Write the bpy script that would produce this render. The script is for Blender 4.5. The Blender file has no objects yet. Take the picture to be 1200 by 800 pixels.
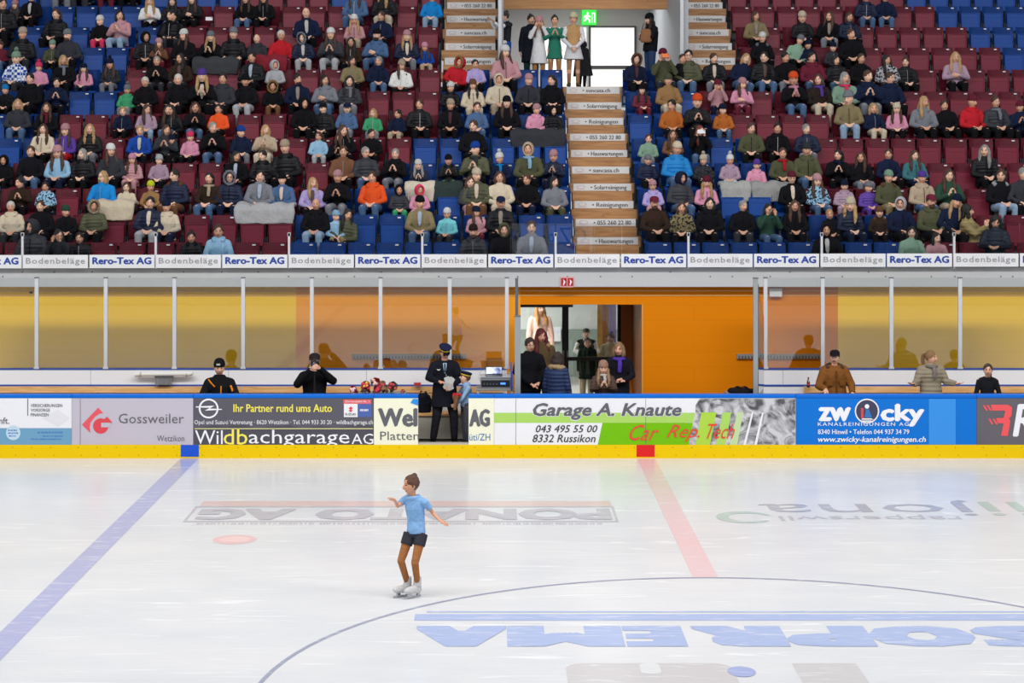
import bpy, bmesh, math, random
from mathutils import Vector, Matrix, Euler, noise
random.seed(7)
SC = bpy.context.scene
COL = SC.collection
F, H, VX, VY = 2094.0, 4.73, 580.0, 183.0      # focal length and camera height of the photograph, level camera
V = Vector
HZ = .672          # head centre over the hips of a full-grown figure

def P(px, py, d):
    return V(((px - VX) * d / F, d, H - (py - VY) * d / F))
def ICE(px, py):
    d = H * F / (py - VY)
    return V(((px - VX) * d / F, d, 0.0))
def lin(c):
    return c / 12.92 if c <= .04045 else ((c + .055) / 1.055) ** 2.4
def C(hexs):
    return tuple(lin(int(hexs[i:i + 2], 16) / 255) for i in (0, 2, 4)) + (1,)

# ------------------------------------------------------------------ materials
MATS = {}
def mat(name, col=None, rough=.6, metal=0, spec=.5, emit=None, estr=0, noise_amt=0, noise_scale=20, bump=0, bump_scale=60, objcol=False, coat=0):
    if name in MATS: return MATS[name]
    m = bpy.data.materials.new(name); m.use_nodes = True
    nt = m.node_tree; b = nt.nodes['Principled BSDF']
    b.inputs['Roughness'].default_value = rough
    b.inputs['Metallic'].default_value = metal
    b.inputs['Specular IOR Level'].default_value = spec
    if coat: b.inputs['Coat Weight'].default_value = coat
    src = None
    if objcol:
        oi = nt.nodes.new('ShaderNodeObjectInfo'); src = oi.outputs['Color']
    elif col:
        b.inputs['Base Color'].default_value = C(col) if isinstance(col, str) else col
    if noise_amt:
        tc = nt.nodes.new('ShaderNodeTexCoord')
        n = nt.nodes.new('ShaderNodeTexNoise'); n.inputs['Scale'].default_value = noise_scale; n.inputs['Detail'].default_value = 4
        nt.links.new(tc.outputs['Object'], n.inputs['Vector'])
        mr = nt.nodes.new('ShaderNodeMapRange'); mr.inputs[3].default_value = 1 - noise_amt; mr.inputs[4].default_value = 1 + noise_amt
        nt.links.new(n.outputs['Fac'], mr.inputs[0])
        mx = nt.nodes.new('ShaderNodeVectorMath'); mx.operation = 'SCALE'
        if src is None:
            rgb = nt.nodes.new('ShaderNodeRGB'); rgb.outputs[0].default_value = C(col) if isinstance(col, str) else col; src = rgb.outputs[0]
        nt.links.new(src, mx.inputs[0]); nt.links.new(mr.outputs[0], mx.inputs['Scale'])
        src = mx.outputs[0]
    if src is not None: nt.links.new(src, b.inputs['Base Color'])
    if bump:
        tc = nt.nodes.new('ShaderNodeTexCoord')
        n = nt.nodes.new('ShaderNodeTexNoise'); n.inputs['Scale'].default_value = bump_scale; n.inputs['Detail'].default_value = 3
        nt.links.new(tc.outputs['Object'], n.inputs['Vector'])
        bp = nt.nodes.new('ShaderNodeBump'); bp.inputs['Strength'].default_value = bump; bp.inputs['Distance'].default_value = .02
        nt.links.new(n.outputs['Fac'], bp.inputs['Height']); nt.links.new(bp.outputs[0], b.inputs['Normal'])
    if emit:
        b.inputs['Emission Color'].default_value = C(emit); b.inputs['Emission Strength'].default_value = estr
    MATS[name] = m
    return m

def glass_mat(name, tint=(1, 1, 1, 1), ior=1.5, boost=1.0, haze=0.0, hazecol=(.6, .62, .65, 1)):
    m = bpy.data.materials.new(name); m.use_nodes = True; nt = m.node_tree
    for n in list(nt.nodes): nt.nodes.remove(n)
    out = nt.nodes.new('ShaderNodeOutputMaterial'); mix = nt.nodes.new('ShaderNodeMixShader')
    tr = nt.nodes.new('ShaderNodeBsdfTransparent'); tr.inputs[0].default_value = tint
    gl = nt.nodes.new('ShaderNodeBsdfGlossy'); gl.inputs['Roughness'].default_value = 0.0
    fr = nt.nodes.new('ShaderNodeFresnel'); fr.inputs[0].default_value = ior
    mu = nt.nodes.new('ShaderNodeMath'); mu.operation = 'MULTIPLY'; mu.inputs[1].default_value = boost
    nt.links.new(fr.outputs[0], mu.inputs[0]); nt.links.new(mu.outputs[0], mix.inputs[0])
    last = tr.outputs[0]
    if haze:
        df = nt.nodes.new('ShaderNodeBsdfDiffuse'); df.inputs[0].default_value = hazecol
        mh = nt.nodes.new('ShaderNodeMixShader'); mh.inputs[0].default_value = haze
        nt.links.new(tr.outputs[0], mh.inputs[1]); nt.links.new(df.outputs[0], mh.inputs[2]); last = mh.outputs[0]
    nt.links.new(last, mix.inputs[1]); nt.links.new(gl.outputs[0], mix.inputs[2]); nt.links.new(mix.outputs[0], out.inputs[0])
    return m

def wood_mat(name, c1, c2, scale=(1.2, 14, 14), rough=.55, knots=True):
    m = bpy.data.materials.new(name); m.use_nodes = True; nt = m.node_tree; b = nt.nodes['Principled BSDF']
    tc = nt.nodes.new('ShaderNodeTexCoord'); mp = nt.nodes.new('ShaderNodeMapping'); mp.inputs['Scale'].default_value = scale
    n = nt.nodes.new('ShaderNodeTexNoise'); n.inputs['Scale'].default_value = 2.0; n.inputs['Detail'].default_value = 5; n.inputs['Distortion'].default_value = .6
    r = nt.nodes.new('ShaderNodeValToRGB'); r.color_ramp.elements[0].color = C(c1); r.color_ramp.elements[1].color = C(c2)
    r.color_ramp.elements[0].position = .3; r.color_ramp.elements[1].position = .7
    nt.links.new(tc.outputs['Object'], mp.inputs[0]); nt.links.new(mp.outputs[0], n.inputs['Vector']); nt.links.new(n.outputs['Fac'], r.inputs[0])
    src = r.outputs[0]
    if knots:
        mp2 = nt.nodes.new('ShaderNodeMapping'); mp2.inputs['Scale'].default_value = (2.2, 5, 7)
        vo = nt.nodes.new('ShaderNodeTexVoronoi'); vo.inputs['Scale'].default_value = 1.0
        nt.links.new(tc.outputs['Object'], mp2.inputs[0]); nt.links.new(mp2.outputs[0], vo.inputs['Vector'])
        mr = nt.nodes.new('ShaderNodeMapRange'); mr.inputs[1].default_value = .03; mr.inputs[2].default_value = .10; mr.inputs[3].default_value = .45; mr.inputs[4].default_value = 1
        nt.links.new(vo.outputs['Distance'], mr.inputs[0])
        sc = nt.nodes.new('ShaderNodeVectorMath'); sc.operation = 'SCALE'
        nt.links.new(src, sc.inputs[0]); nt.links.new(mr.outputs[0], sc.inputs['Scale']); src = sc.outputs[0]
    nt.links.new(src, b.inputs['Base Color']); b.inputs['Roughness'].default_value = rough
    return m

M = {}
M['skin'] = mat('skin', objcol=True, rough=.5, noise_amt=.05)
M['eye'] = mat('eye_dark', '1e1512', rough=.3)
M['lip'] = mat('lips', '9a4a44', rough=.5)
M['cloth'] = mat('cloth', objcol=True, rough=.9, spec=.08, noise_amt=.14, noise_scale=14, bump=.9, bump_scale=16)
M['knit'] = mat('knit', objcol=True, rough=.95, spec=.1, noise_amt=.12, noise_scale=60, bump=1, bump_scale=110)
M['hair'] = mat('hair', objcol=True, rough=.55, noise_amt=.3, noise_scale=45, bump=.8, bump_scale=70)
M['fur'] = mat('fur', objcol=True, rough=1, spec=.1, noise_amt=.45, noise_scale=70, bump=1, bump_scale=130)

def puffer_mat():
    m = M['cloth'].copy(); m.name = 'quilted_cloth'; nt = m.node_tree; b = nt.nodes['Principled BSDF']; b.inputs['Roughness'].default_value = .5; b.inputs['Specular IOR Level'].default_value = .22
    tc = nt.nodes.new('ShaderNodeTexCoord'); w = nt.nodes.new('ShaderNodeTexWave'); w.bands_direction = 'Z'; w.inputs['Scale'].default_value = 4.2; w.inputs['Distortion'].default_value = 1.2
    bp = nt.nodes.new('ShaderNodeBump'); bp.inputs['Strength'].default_value = .55; bp.inputs['Distance'].default_value = .015
    nt.links.new(tc.outputs['Object'], w.inputs['Vector']); nt.links.new(w.outputs['Fac'], bp.inputs['Height']); nt.links.new(bp.outputs[0], b.inputs['Normal'])
    return m
M['puffer'] = puffer_mat()
def pattern_mat(name, kind, c2):
    m = M['cloth'].copy(); m.name = name; nt = m.node_tree; b = nt.nodes['Principled BSDF']
    oi = [n for n in nt.nodes if n.type == 'OBJECT_INFO'][0]; tc = nt.nodes.new('ShaderNodeTexCoord')
    mix = nt.nodes.new('ShaderNodeMix'); mix.data_type = 'RGBA'
    if kind == 'spots':
        t = nt.nodes.new('ShaderNodeTexNoise'); t.inputs['Scale'].default_value = 22; t.inputs['Detail'].default_value = 1
        mr = nt.nodes.new('ShaderNodeMapRange'); mr.inputs[1].default_value = .5; mr.inputs[2].default_value = .56
        nt.links.new(tc.outputs['Object'], t.inputs['Vector']); nt.links.new(t.outputs['Fac'], mr.inputs[0]); nt.links.new(mr.outputs[0], mix.inputs[0])
    else:
        t = nt.nodes.new('ShaderNodeTexChecker'); t.inputs['Scale'].default_value = 16
        t.inputs[1].default_value = (1, 1, 1, 1); t.inputs[2].default_value = (0, 0, 0, 1)
        nt.links.new(tc.outputs['Object'], t.inputs['Vector']); nt.links.new(t.outputs['Fac'], mix.inputs[0])
    nt.links.new(oi.outputs['Color'], mix.inputs[6]); mix.inputs[7].default_value = C(c2)
    nt.links.new(mix.outputs[2], b.inputs['Base Color'])
    return m
M['spots'] = pattern_mat('speckled_cloth', 'spots', '202226')
M['check'] = pattern_mat('checked_cloth', 'check', 'd8dde6')
M['tartan'] = pattern_mat('tartan_cloth', 'check', '2a1a20')

# ------------------------------------------------------------------ mesh helpers
def new_obj(name, me, parent=None, m=None, color=None):
    if isinstance(me, bmesh.types.BMesh):
        bm = me; me = bpy.data.meshes.new(name); bm.to_mesh(me); bm.free()
    o = bpy.data.objects.new(name, me); COL.objects.link(o)
    if parent is not None: o.parent = parent
    if m is not None:
        if not me.materials: me.materials.append(m if not isinstance(m, str) else M[m])
    if color is not None: o.color = color
    return o
def empty(name, loc=(0, 0, 0), rz=0):
    o = bpy.data.objects.new(name, None); COL.objects.link(o); o.location = loc; o.rotation_euler = (0, 0, rz); o.empty_display_size = .1
    return o
def tag(o, label=None, cat=None, group=None, kind=None):
    if label: o['label'] = label
    if cat: o['category'] = cat
    if group: o['group'] = group
    if kind: o['kind'] = kind
    return o
def box(bm, x0, x1, y0, y1, z0, z1, bev=0):
    vs = [bm.verts.new((x, y, z)) for x in (x0, x1) for y in (y0, y1) for z in (z0, z1)]
    fs = [(0, 1, 3, 2), (4, 6, 7, 5), (0, 4, 5, 1), (2, 3, 7, 6), (0, 2, 6, 4), (1, 5, 7, 3)]
    nf = [bm.faces.new([vs[i] for i in f]) for f in fs]
    if bev:
        es = list({e for f in nf for e in f.edges})
        bmesh.ops.bevel(bm, geom=es, offset=bev, segments=2, affect='EDGES', profile=.5)
    return bm
def bx(name, x0, x1, y0, y1, z0, z1, m, parent=None, bev=0):
    bm = bmesh.new(); box(bm, x0, x1, y0, y1, z0, z1, bev)
    bmesh.ops.recalc_face_normals(bm, faces=bm.faces[:])
    return new_obj(name, bm, parent, m)
def ngon(bm, pts):
    f = bm.faces.new([bm.verts.new(p) for p in pts]); f.normal_update(); return f
def loft(bm, pts, radii, side=(1, 0, 0), n=10, cap=True):
    """rings along pts; each radius is r or (across, deep); 'side' is the across direction"""
    pts = [V(p) for p in pts]; rings = []
    for i, p in enumerate(pts):
        t = (pts[min(i + 1, len(pts) - 1)] - pts[max(i - 1, 0)]).normalized()
        s = V(side); s = s - t * s.dot(t)
        if s.length < 1e-3: s = V((0, 1, 0)) - t * t.y
        s.normalize(); u = t.cross(s)
        r = radii[i]; a, b = (r, r) if not isinstance(r, (tuple, list)) else r
        rings.append([bm.verts.new(p + s * a * math.cos(2 * math.pi * k / n) + u * b * math.sin(2 * math.pi * k / n)) for k in range(n)])
    for a, b in zip(rings, rings[1:]):
        for k in range(n): bm.faces.new((a[k], a[(k + 1) % n], b[(k + 1) % n], b[k]))
    if cap: bm.faces.new(rings[0][::-1]); bm.faces.new(rings[-1])
    return rings
def ell(bm, c, r, rot=None, sub=2):
    g = bmesh.ops.create_icosphere(bm, subdivisions=sub, radius=1)
    mt = Matrix.Translation(V(c)) @ (rot.to_4x4() if rot is not None else Matrix.Identity(4)) @ Matrix.Diagonal((r[0], r[1], r[2], 1))
    bmesh.ops.transform(bm, matrix=mt, verts=g['verts']); return g['verts']
def rem(bm, voxel, faces=None, smooth=2, name='m'):
    bmesh.ops.recalc_face_normals(bm, faces=bm.faces[:])
    me = bpy.data.meshes.new('tmp'); bm.to_mesh(me); bm.free()
    o = bpy.data.objects.new('tmp', me); COL.objects.link(o)
    r = o.modifiers.new('r', 'REMESH'); r.mode = 'VOXEL'; r.voxel_size = voxel; r.use_smooth_shade = True
    if smooth:
        s = o.modifiers.new('s', 'SMOOTH'); s.iterations = smooth; s.factor = .5
    dg = bpy.context.evaluated_depsgraph_get(); dg.update()
    out = bpy.data.meshes.new_from_object(o.evaluated_get(dg))
    if faces and len(out.polygons) * 2 > faces:
        o2 = bpy.data.objects.new('tmp2', out); COL.objects.link(o2)
        d = o2.modifiers.new('d', 'DECIMATE'); d.ratio = min(1, faces / (len(out.polygons) * 2.0))
        dg.update(); out2 = bpy.data.meshes.new_from_object(o2.evaluated_get(dg))
        bpy.data.objects.remove(o2); bpy.data.meshes.remove(out); out = out2
    bpy.data.objects.remove(o); bpy.data.meshes.remove(me)
    out.name = name
    for p in out.polygons: p.use_smooth = True
    return out

_TXT = {}
def text_raw(s, bold=0, shear=0, space=1.0):
    key = (s, bold, shear, space)
    if key not in _TXT:
        cu = bpy.data.curves.new('t', 'FONT'); cu.body = s; cu.offset = bold; cu.shear = shear; cu.size = 1; cu.resolution_u = 2; cu.space_character = space
        o = bpy.data.objects.new('t', cu); COL.objects.link(o)
        dg = bpy.context.evaluated_depsgraph_get(); dg.update()
        me = bpy.data.meshes.new_from_object(o.evaluated_get(dg)); bpy.data.objects.remove(o)
        xs = [v.co.x for v in me.vertices]; ys = [v.co.y for v in me.vertices]
        _TXT[key] = (me, min(xs), max(xs), min(ys), max(ys))
    return _TXT[key]
def text_on_wall(s, x0, y0, x1, y1, d, m, parent=None, name='lettering', bold=.01, shear=0, space=1.0, fat=0):
    """flat printed letters on the plane y=d, filling the rectangle given by its photo corners"""
    fat = max(fat, bold * abs(y1 - y0) * .8 if bold > 0 else 0); x0 += fat * .8; x1 -= fat * .8
    me, a, b, c, e = text_raw(s, 0, shear, space)
    me = me.copy(); p0 = P(x0, y0, d); p1 = P(x1, y1, d)
    for v in me.vertices:
        u = (v.co.x - a) / (b - a); w = (v.co.y - c) / (e - c)
        v.co = (p0.x + u * (p1.x - p0.x), d, p1.z + w * (p0.z - p1.z))
    me.materials.clear(); me.materials.append(m)
    if fat:
        bm = bmesh.new(); g = fat * d / F
        for i, (dx, dz) in enumerate(((-g, 0), (g, 0), (0, -g * .7), (0, g * .7), (-g * .6, -g * .5), (g * .6, g * .5))):
            b0 = len(bm.verts); bm.from_mesh(me); bm.verts.ensure_lookup_table(); bmesh.ops.translate(bm, vec=V((dx, -.0004 * i, dz)), verts=bm.verts[b0:])
        bm.to_mesh(me); bm.free()
    return new_obj(name, me, parent)
def text_on_ice(s, X0, X1, Y0, Y1, m, parent, name='ice_lettering', bold=.02, z=.003, turn=True, shear=0, fat=0):
    me, a, b, c, e = text_raw(s, 0, shear, 1.0); me = me.copy()
    for v in me.vertices:
        u = (v.co.x - a) / (b - a); w = (v.co.y - c) / (e - c)
        if turn: u = 1 - u; w = 1 - w
        v.co = (X0 + u * (X1 - X0), Y0 + w * (Y1 - Y0), z)
    me.materials.clear(); me.materials.append(m)
    if fat:
        bm = bmesh.new()
        fx, fy = fat if isinstance(fat, tuple) else (fat, fat * .8)
        for i, (dx, dy) in enumerate([(fx * a_, fy * b_) for a_ in (-1, -.5, 0, .5, 1) for b_ in (-1, 0, 1)]):
            b0 = len(bm.verts); bm.from_mesh(me); bm.verts.ensure_lookup_table(); bmesh.ops.translate(bm, vec=V((dx, dy, .00012 * i)), verts=bm.verts[b0:])
        bm.to_mesh(me); bm.free()
    return new_obj(name, me, parent)
def flat_on_wall(pts, d, m, parent, name, th=None):
    bm = bmesh.new(); vs = [P(x, y, d) for x, y in pts]; f = ngon(bm, vs)
    bmesh.ops.triangulate(bm, faces=[f])
    return new_obj(name, bm, parent, m)
def disc_pts(cx, cy, r, n=28, ry=None, a0=0, a1=360):
    return [(cx + r * math.cos(math.radians(a0 + (a1 - a0) * k / n)), cy + (ry or r) * math.sin(math.radians(a0 + (a1 - a0) * k / n))) for k in range(n)]
def ring_on_wall(cx, cy, r0, r1, d, m, parent, name, a0=0, a1=360, n=40):
    bm = bmesh.new(); prev = None; first = None
    for k in range(n + 1):
        a = math.radians(a0 + (a1 - a0) * k / n)
        p = [bm.verts.new(P(cx + r * math.cos(a), cy + r * math.sin(a), d)) for r in (r0, r1)]
        if prev: bm.faces.new((prev[0], prev[1], p[1], p[0]))
        prev = p
    return new_obj(name, bm, parent, m)

# ------------------------------------------------------------------ human figures (local: faces -Y, X to its side, Z up, pelvis at origin)
def upper(p=(0, 0, 0), arm='L', yaw=0, pitch=0, roll=0, lean=0, fwd=0):
    """upper body joints over pelvis p"""
    J = {}
    R = Matrix.Rotation(math.radians(lean), 3, 'Y') @ Matrix.Rotation(math.radians(fwd), 3, 'X')
    T = lambda x, y, z: V(p) + R @ V((x, y, z))
    J['pel'] = T(0, .0, .03); J['sp1'] = T(0, .03, .20); J['che'] = T(0, .03, .38); J['nek'] = T(0, .02, .52); J['head'] = T(0, -.02, HZ)
    J['Mh'] = R.lerp(Matrix.Identity(3), .5) @ Matrix.Rotation(math.radians(yaw), 3, 'Z') @ Matrix.Rotation(math.radians(pitch), 3, 'X') @ Matrix.Rotation(math.radians(roll), 3, 'Y')
    ang = {'L': ((.25, -.05, .22), (.075, -.27, .165), (-.75, -.5, -.25), (0, .3, -1)),
           'C': ((.24, -.12, .24), (.06, -.29, .33), (-.25, -.3, .9), (-1, 0, 0)),
           'X': ((.25, -.10, .24), (.02, -.235, .27), (-1, .05, .15), (0, 1, 0)),
           'P': ((.22, -.20, .32), (.085, -.27, .58), (-.3, -.1, .95), (-.6, -.6, 0)),
           'K': ((.25, -.10, .20), (.15, -.36, .17), (-.15, -.9, -.2), (0, 0, -1)),
           'S': ((.235, .02, .16), (.25, -.06, -.08), (-.05, -.15, -1), (-1, 0, 0))}[arm if isinstance(arm, str) else 'L']
    for s, k in ((1, 'R'), (-1, 'L')):
        mir = lambda t: (t[0] * s, t[1], t[2])
        e, w, hd, hn = ang
        J['sh' + k] = T(.17 * s, .03, .452)
        dz = .02 if (arm == 'X' and s > 0) else 0
        J['el' + k] = T(*mir(e)); J['wr' + k] = T(w[0] * s, w[1] - dz * 2, w[2] + dz); J['hd' + k] = (R @ V(mir(hd))).normalized(); J['hn' + k] = (R @ V(mir(hn))).normalized()
    return J
def sit_legs(J, spread=.13, kneez=.09):
    for s, k in ((1, 'R'), (-1, 'L')):
        J['hip' + k] = V((.09 * s, -.02, .07)); J['kn' + k] = V((spread * s, -.45, kneez)); J['an' + k] = V(((spread - .01) * s, -.34, -.35)); J['toe' + k] = V((spread * s * 1.15, -.46, -.42))
    return J
def stand_legs(J, p=(0, 0, 0), st=.10, dy=0):
    for s, k in ((1, 'R'), (-1, 'L')):
        J['hip' + k] = V(p) + V((.09 * s, 0, 0)); J['kn' + k] = V(p) + V((st * s, -.01, -.43)); J['an' + k] = V(p) + V((st * s * 1.05, .02 + dy * s, -.84)); J['toe' + k] = V(p) + V((st * s * 1.3, -.13 + dy * s, -.90))
    return J

def head_verts(bm, c, Mh, hs):
    start = len(bm.verts)
    g = bmesh.ops.create_uvsphere(bm, u_segments=28, v_segments=20, radius=1)
    for v in g['verts']:
        x, y, z = v.co
        px, py, pz = x * .077, y * .096, z * .118
        if z < 0:
            t = (-z) ** 1.6
            px *= 1 - .34 * t; py *= 1 - (.16 if y < 0 else .42) * t
        if y < 0:
            py *= .96
            for sx in (-1, 1):                                  # eye sockets and cheeks
                py += .012 * math.exp(-((px - sx * .031) ** 2 / .00022 + (pz - .02) ** 2 / .00016))
                py -= .004 * math.exp(-((px - sx * .042) ** 2 / .0004 + (pz + .025) ** 2 / .0006))
            py -= .005 * math.exp(-(px ** 2 / .0006 + (pz + .10) ** 2 / .0004))
            py -= .005 * math.exp(-(px ** 2 / .0004 + (pz + .058) ** 2 / .00012))
        v.co = (px, py, pz)
    mt = Matrix.Translation(c) @ Mh.to_4x4() @ Matrix.Scale(hs, 4)
    bmesh.ops.transform(bm, matrix=mt, verts=g['verts'])
    at = lambda *p: c + Mh @ (V(p) * hs)
    loft(bm, [at(0, -.085, .028), at(0, -.099, .004), at(0, -.108, -.020), at(0, -.088, -.034)], [(.007 * hs, .008 * hs), (.011 * hs, .012 * hs), (.016 * hs, .012 * hs), (.010 * hs, .006 * hs)], side=Mh @ V((1, 0, 0)), n=8)
    for s in (-1, 1): ell(bm, at(s * .077, .008, 0), (.009 * hs, .019 * hs, .03 * hs), Mh, 1)

def add_hand(bm, w, hd, hn, k, curl=.5, sc=1.0):
    hd = hd.normalized(); hn = (hn - hd * hn.dot(hd)).normalized(); sd = hd.cross(hn) * (1 if k == 'R' else -1)
    loft(bm, [w - hd * .01, w + hd * .025 * sc, w + hd * .06 * sc, w + hd * .085 * sc], [(.024 * sc, .018 * sc), (.034 * sc, .019 * sc), (.041 * sc, .017 * sc), (.038 * sc, .013 * sc)], side=sd, n=8)
    for i, L in enumerate((.068, .077, .072, .056)):
        b = w + hd * (.078 * sc) + sd * ((1.5 - i) * .0215 * sc)
        a1 = curl * .5; a2 = curl * 1.2
        d1 = (hd * math.cos(a1) + hn * math.sin(a1) + sd * (1.5 - i) * .08).normalized(); d2 = hd * math.cos(a2) + hn * math.sin(a2)
        m1 = b + d1 * L * .5 * sc
        loft(bm, [b - hd * .01, m1, m1 + d2 * L * .5 * sc], [.0098 * sc, .009 * sc, .0072 * sc], side=sd, n=6)
    tb = w + hd * .025 * sc + sd * .03 * sc
    td = (hd * .75 + sd * .6 + hn * .25).normalized()
    t1 = tb + td * .033 * sc
    loft(bm, [tb - td * .012, t1, t1 + (td + hd * .5 + hn * .3).normalized() * .03 * sc], [.013 * sc, .011 * sc, .0085 * sc], side=sd, n=6)

def build_body(J, hs=1.0, voxel=.008, faces=7000, name='body', legs=True, curl=.5, slim=1.0):
    bm = bmesh.new(); X = J['shR'] - J['shL']
    S = slim
    loft(bm, [J['pel'] - (J['sp1'] - J['pel']) * .5, J['pel'], J['sp1'], J['che'], (J['che'] + J['nek']) / 2 + V((0, 0, .03)), J['nek']],
         [(.10 * S, .08 * S), (.15 * S, .11 * S), (.13 * S, .095 * S), (.155 * S, .11 * S), (.14 * S, .085 * S), (.06, .055)], side=X, n=14)
    loft(bm, [J['nek'] - V((0, 0, .03)), J['nek'] * .5 + J['head'] * .5, J['head'] - J['Mh'] @ V((0, -.015, .05))], [.058, .052, .056], side=X, n=12)
    head_verts(bm, J['head'], J['Mh'], hs)
    for k in 'RL':
        sh, el, wr = J['sh' + k], J['el' + k], J['wr' + k]
        ell(bm, sh, (.06 * S, .06 * S, .06 * S), None, 2)
        loft(bm, [sh, sh.lerp(el, .4), el, el.lerp(wr, .3), wr], [.05 * S, .046 * S, .038 * S, .037 * S, .026 * S], n=10)
        add_hand(bm, wr, J['hd' + k], J['hn' + k], k, curl)
        if legs:
            hip, kn, an, toe = J['hip' + k], J['kn' + k], J['an' + k], J['toe' + k]
            loft(bm, [hip, hip.lerp(kn, .35), kn, kn.lerp(an, .3), an], [.088 * S, .08 * S, .055 * S, .056 * S, .036 * S], n=12)
            loft(bm, [an + V((0, .03, -.03)), an.lerp(toe, .5) + V((0, 0, -.01)), toe], [.036, .036, .022], n=8)
    me = rem(bm, voxel, faces, 1, name)
    me.materials.append(M['skin']); me.materials.append(M['eye']); me.materials.append(M['lip'])
    Mi = J['Mh'].transposed()
    for p in me.polygons:
        q = (Mi @ (p.center - J['head'])) / hs
        if q.y < -.05:
            if ((abs(q.x) - .031) / .014) ** 2 + ((q.z - .018) / .008) ** 2 < 1: p.material_index = 1
            elif (q.x / .024) ** 2 + ((q.z + .056) / .0075) ** 2 < 1: p.material_index = 2
            elif abs(abs(q.x) - .032) < .016 and abs(q.z - .040) < .004: p.material_index = 1
    return me

def puffr(rs, on, amp=.07):
    return rs
def build_jacket(J, name='jacket', voxel=.013, faces=5000, length=.06, fat=1.0, sleeve=1.0, skirt=0, quilt=False, open_neck=False):
    bm = bmesh.new(); X = J['shR'] - J['shL']; up = (J['che'] - J['pel']).normalized(); f = fat
    low = J['pel'] - up * length
    pts = [low, J['pel'] + up * .03, J['sp1'], J['che'], (J['che'] + J['nek']) / 2 + up * .03, J['nek'] + up * .0, J['nek'] + up * (.012 if open_neck else .055)]
    rad = [(.185 * f + skirt, .145 * f + skirt * .8), (.178 * f + skirt * .4, .145 * f), (.168 * f, .132 * f), (.19 * f, .14 * f), (.168 * f, .115 * f), (.112, .10), (.088, .09)]
    if quilt:
        P2, R2 = [], []
        for i in range(len(pts) - 1):
            m_ = 3 if i < 4 else 1
            for j in range(m_ * 2):
                t = j / (m_ * 2); P2.append(V(pts[i]).lerp(V(pts[i + 1]), t)); a = [rad[i][q] * (1 - t) + rad[i + 1][q] * t for q in (0, 1)]
                s = 1.035 if j % 2 else .965
                if i >= 4: s = 1
                R2.append((a[0] * s, a[1] * s))
        pts, rad = P2 + [pts[-1]], R2 + [rad[-1]]
    loft(bm, pts, rad, side=X, n=18)
    for k in 'RL':
        sh, el, wr = J['sh' + k], J['el' + k], J['wr' + k]
        ell(bm, sh, (.073 * f, .078 * f, .068 * f), None, 2)
        loft(bm, [sh, sh.lerp(J['nek'], .75)], [.07 * f, .055], n=10)
        p = [sh, sh.lerp(el, .35), sh.lerp(el, .8), el, el.lerp(wr, .25), el.lerp(wr, .6), el.lerp(wr, sleeve)]
        r = [.073 * f, .069 * f, .063 * f, .062 * f, .058 * f, .05 * f, .043 * f]
        if quilt: r = [a * (1.06 if i % 2 else .96) for i, a in enumerate(r)]
        if sleeve < .5:
            p = [sh, sh.lerp(el, .3), sh.lerp(el, .62)]; r = [.07 * f, .066 * f, .064 * f]
        loft(bm, p, r, n=10)
    me = rem(bm, voxel, faces, 2, name)
    return me
def build_trousers(J, name='trousers', voxel=.013, faces=2600, fat=1.0, cut=1.0, hipf=1.0, flare=0):
    bm = bmesh.new(); X = J['shR'] - J['shL']; up = (J['sp1'] - J['pel']).normalized()
    mid = (J['hipR'] + J['hipL']) / 2
    loft(bm, [mid - up * .05, J['pel'], J['pel'] + up * .10], [(.15 * hipf, .11 * hipf), (.162 * hipf, .125 * hipf), (.148 * hipf, .115 * hipf)], side=X, n=14)
    for k in 'RL':
        hip, kn, an = J['hip' + k], J['kn' + k], J['an' + k]
        if cut >= 1: p = [hip, hip.lerp(kn, .35), kn.lerp(hip, .12), kn, kn.lerp(an, .2), kn.lerp(an, .6), an + (kn - an) * .02]; r = [.102 * fat, .097 * fat, .078 * fat, .074 * fat, .07 * fat, .064 * fat + flare, .056 * fat + flare]
        else: p = [hip, hip.lerp(kn, cut * .5), hip.lerp(kn, cut)]; r = [.108 * fat, .108 * fat, .104 * fat]
        loft(bm, p, r, n=12)
    return rem(bm, voxel, faces, 2, name)
def build_shoes(J, name='shoe', high=.03, side='RL'):
    bm = bmesh.new()
    for k in side:
        an, toe = J['an' + k], J['toe' + k]; fw = V((toe.x - an.x, toe.y - an.y, 0)).normalized()
        sole = toe.z - .015
        loft(bm, [V((an.x, an.y, an.z + high)) + fw * .0, V((an.x, an.y, an.z - .02)), V((an.x, an.y, sole + .025)) + fw * .03], [.048, .05, (.048, .07)], n=10)
        a = V((an.x, an.y, sole + .035)) - fw * .05
        loft(bm, [a, a + fw * .05, a + fw * .14, a + fw * .23, a + fw * .265], [(.034, .032), (.042, .04), (.046, .035), (.042, .028), (.022, .018)], side=fw.cross(V((0, 0, 1))), n=10)
    me = rem(bm, .011, 800, 1, name)
    return me
def build_dress(J, name='dress', length=.45, flare=.28, top=True, sleeve=1.0):
    bm = bmesh.new(); X = J['shR'] - J['shL']; up = (J['che'] - J['pel']).normalized()
    loft(bm, [J['pel'] - V((0, 0, length)), J['pel'] - V((0, 0, length * .5)), J['pel'], J['sp1'], J['che'], (J['che'] + J['nek']) / 2 + up * .03, J['nek']],
         [(flare, flare * .8), (flare * .85, flare * .68), (.165, .13), (.14, .105), (.165, .12), (.15, .095), (.07, .065)], side=X, n=24)
    for k in 'RL':
        sh, el, wr = J['sh' + k], J['el' + k], J['wr' + k]
        loft(bm, [sh, el, wr] if sleeve >= 1 else [sh, sh.lerp(el, .5)], [.07, .06, .042] if sleeve >= 1 else [.07, .065], n=10)
        ell(bm, sh, (.07, .072, .068), None, 2)
    return rem(bm, .013, 4500, 2, name)

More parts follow.
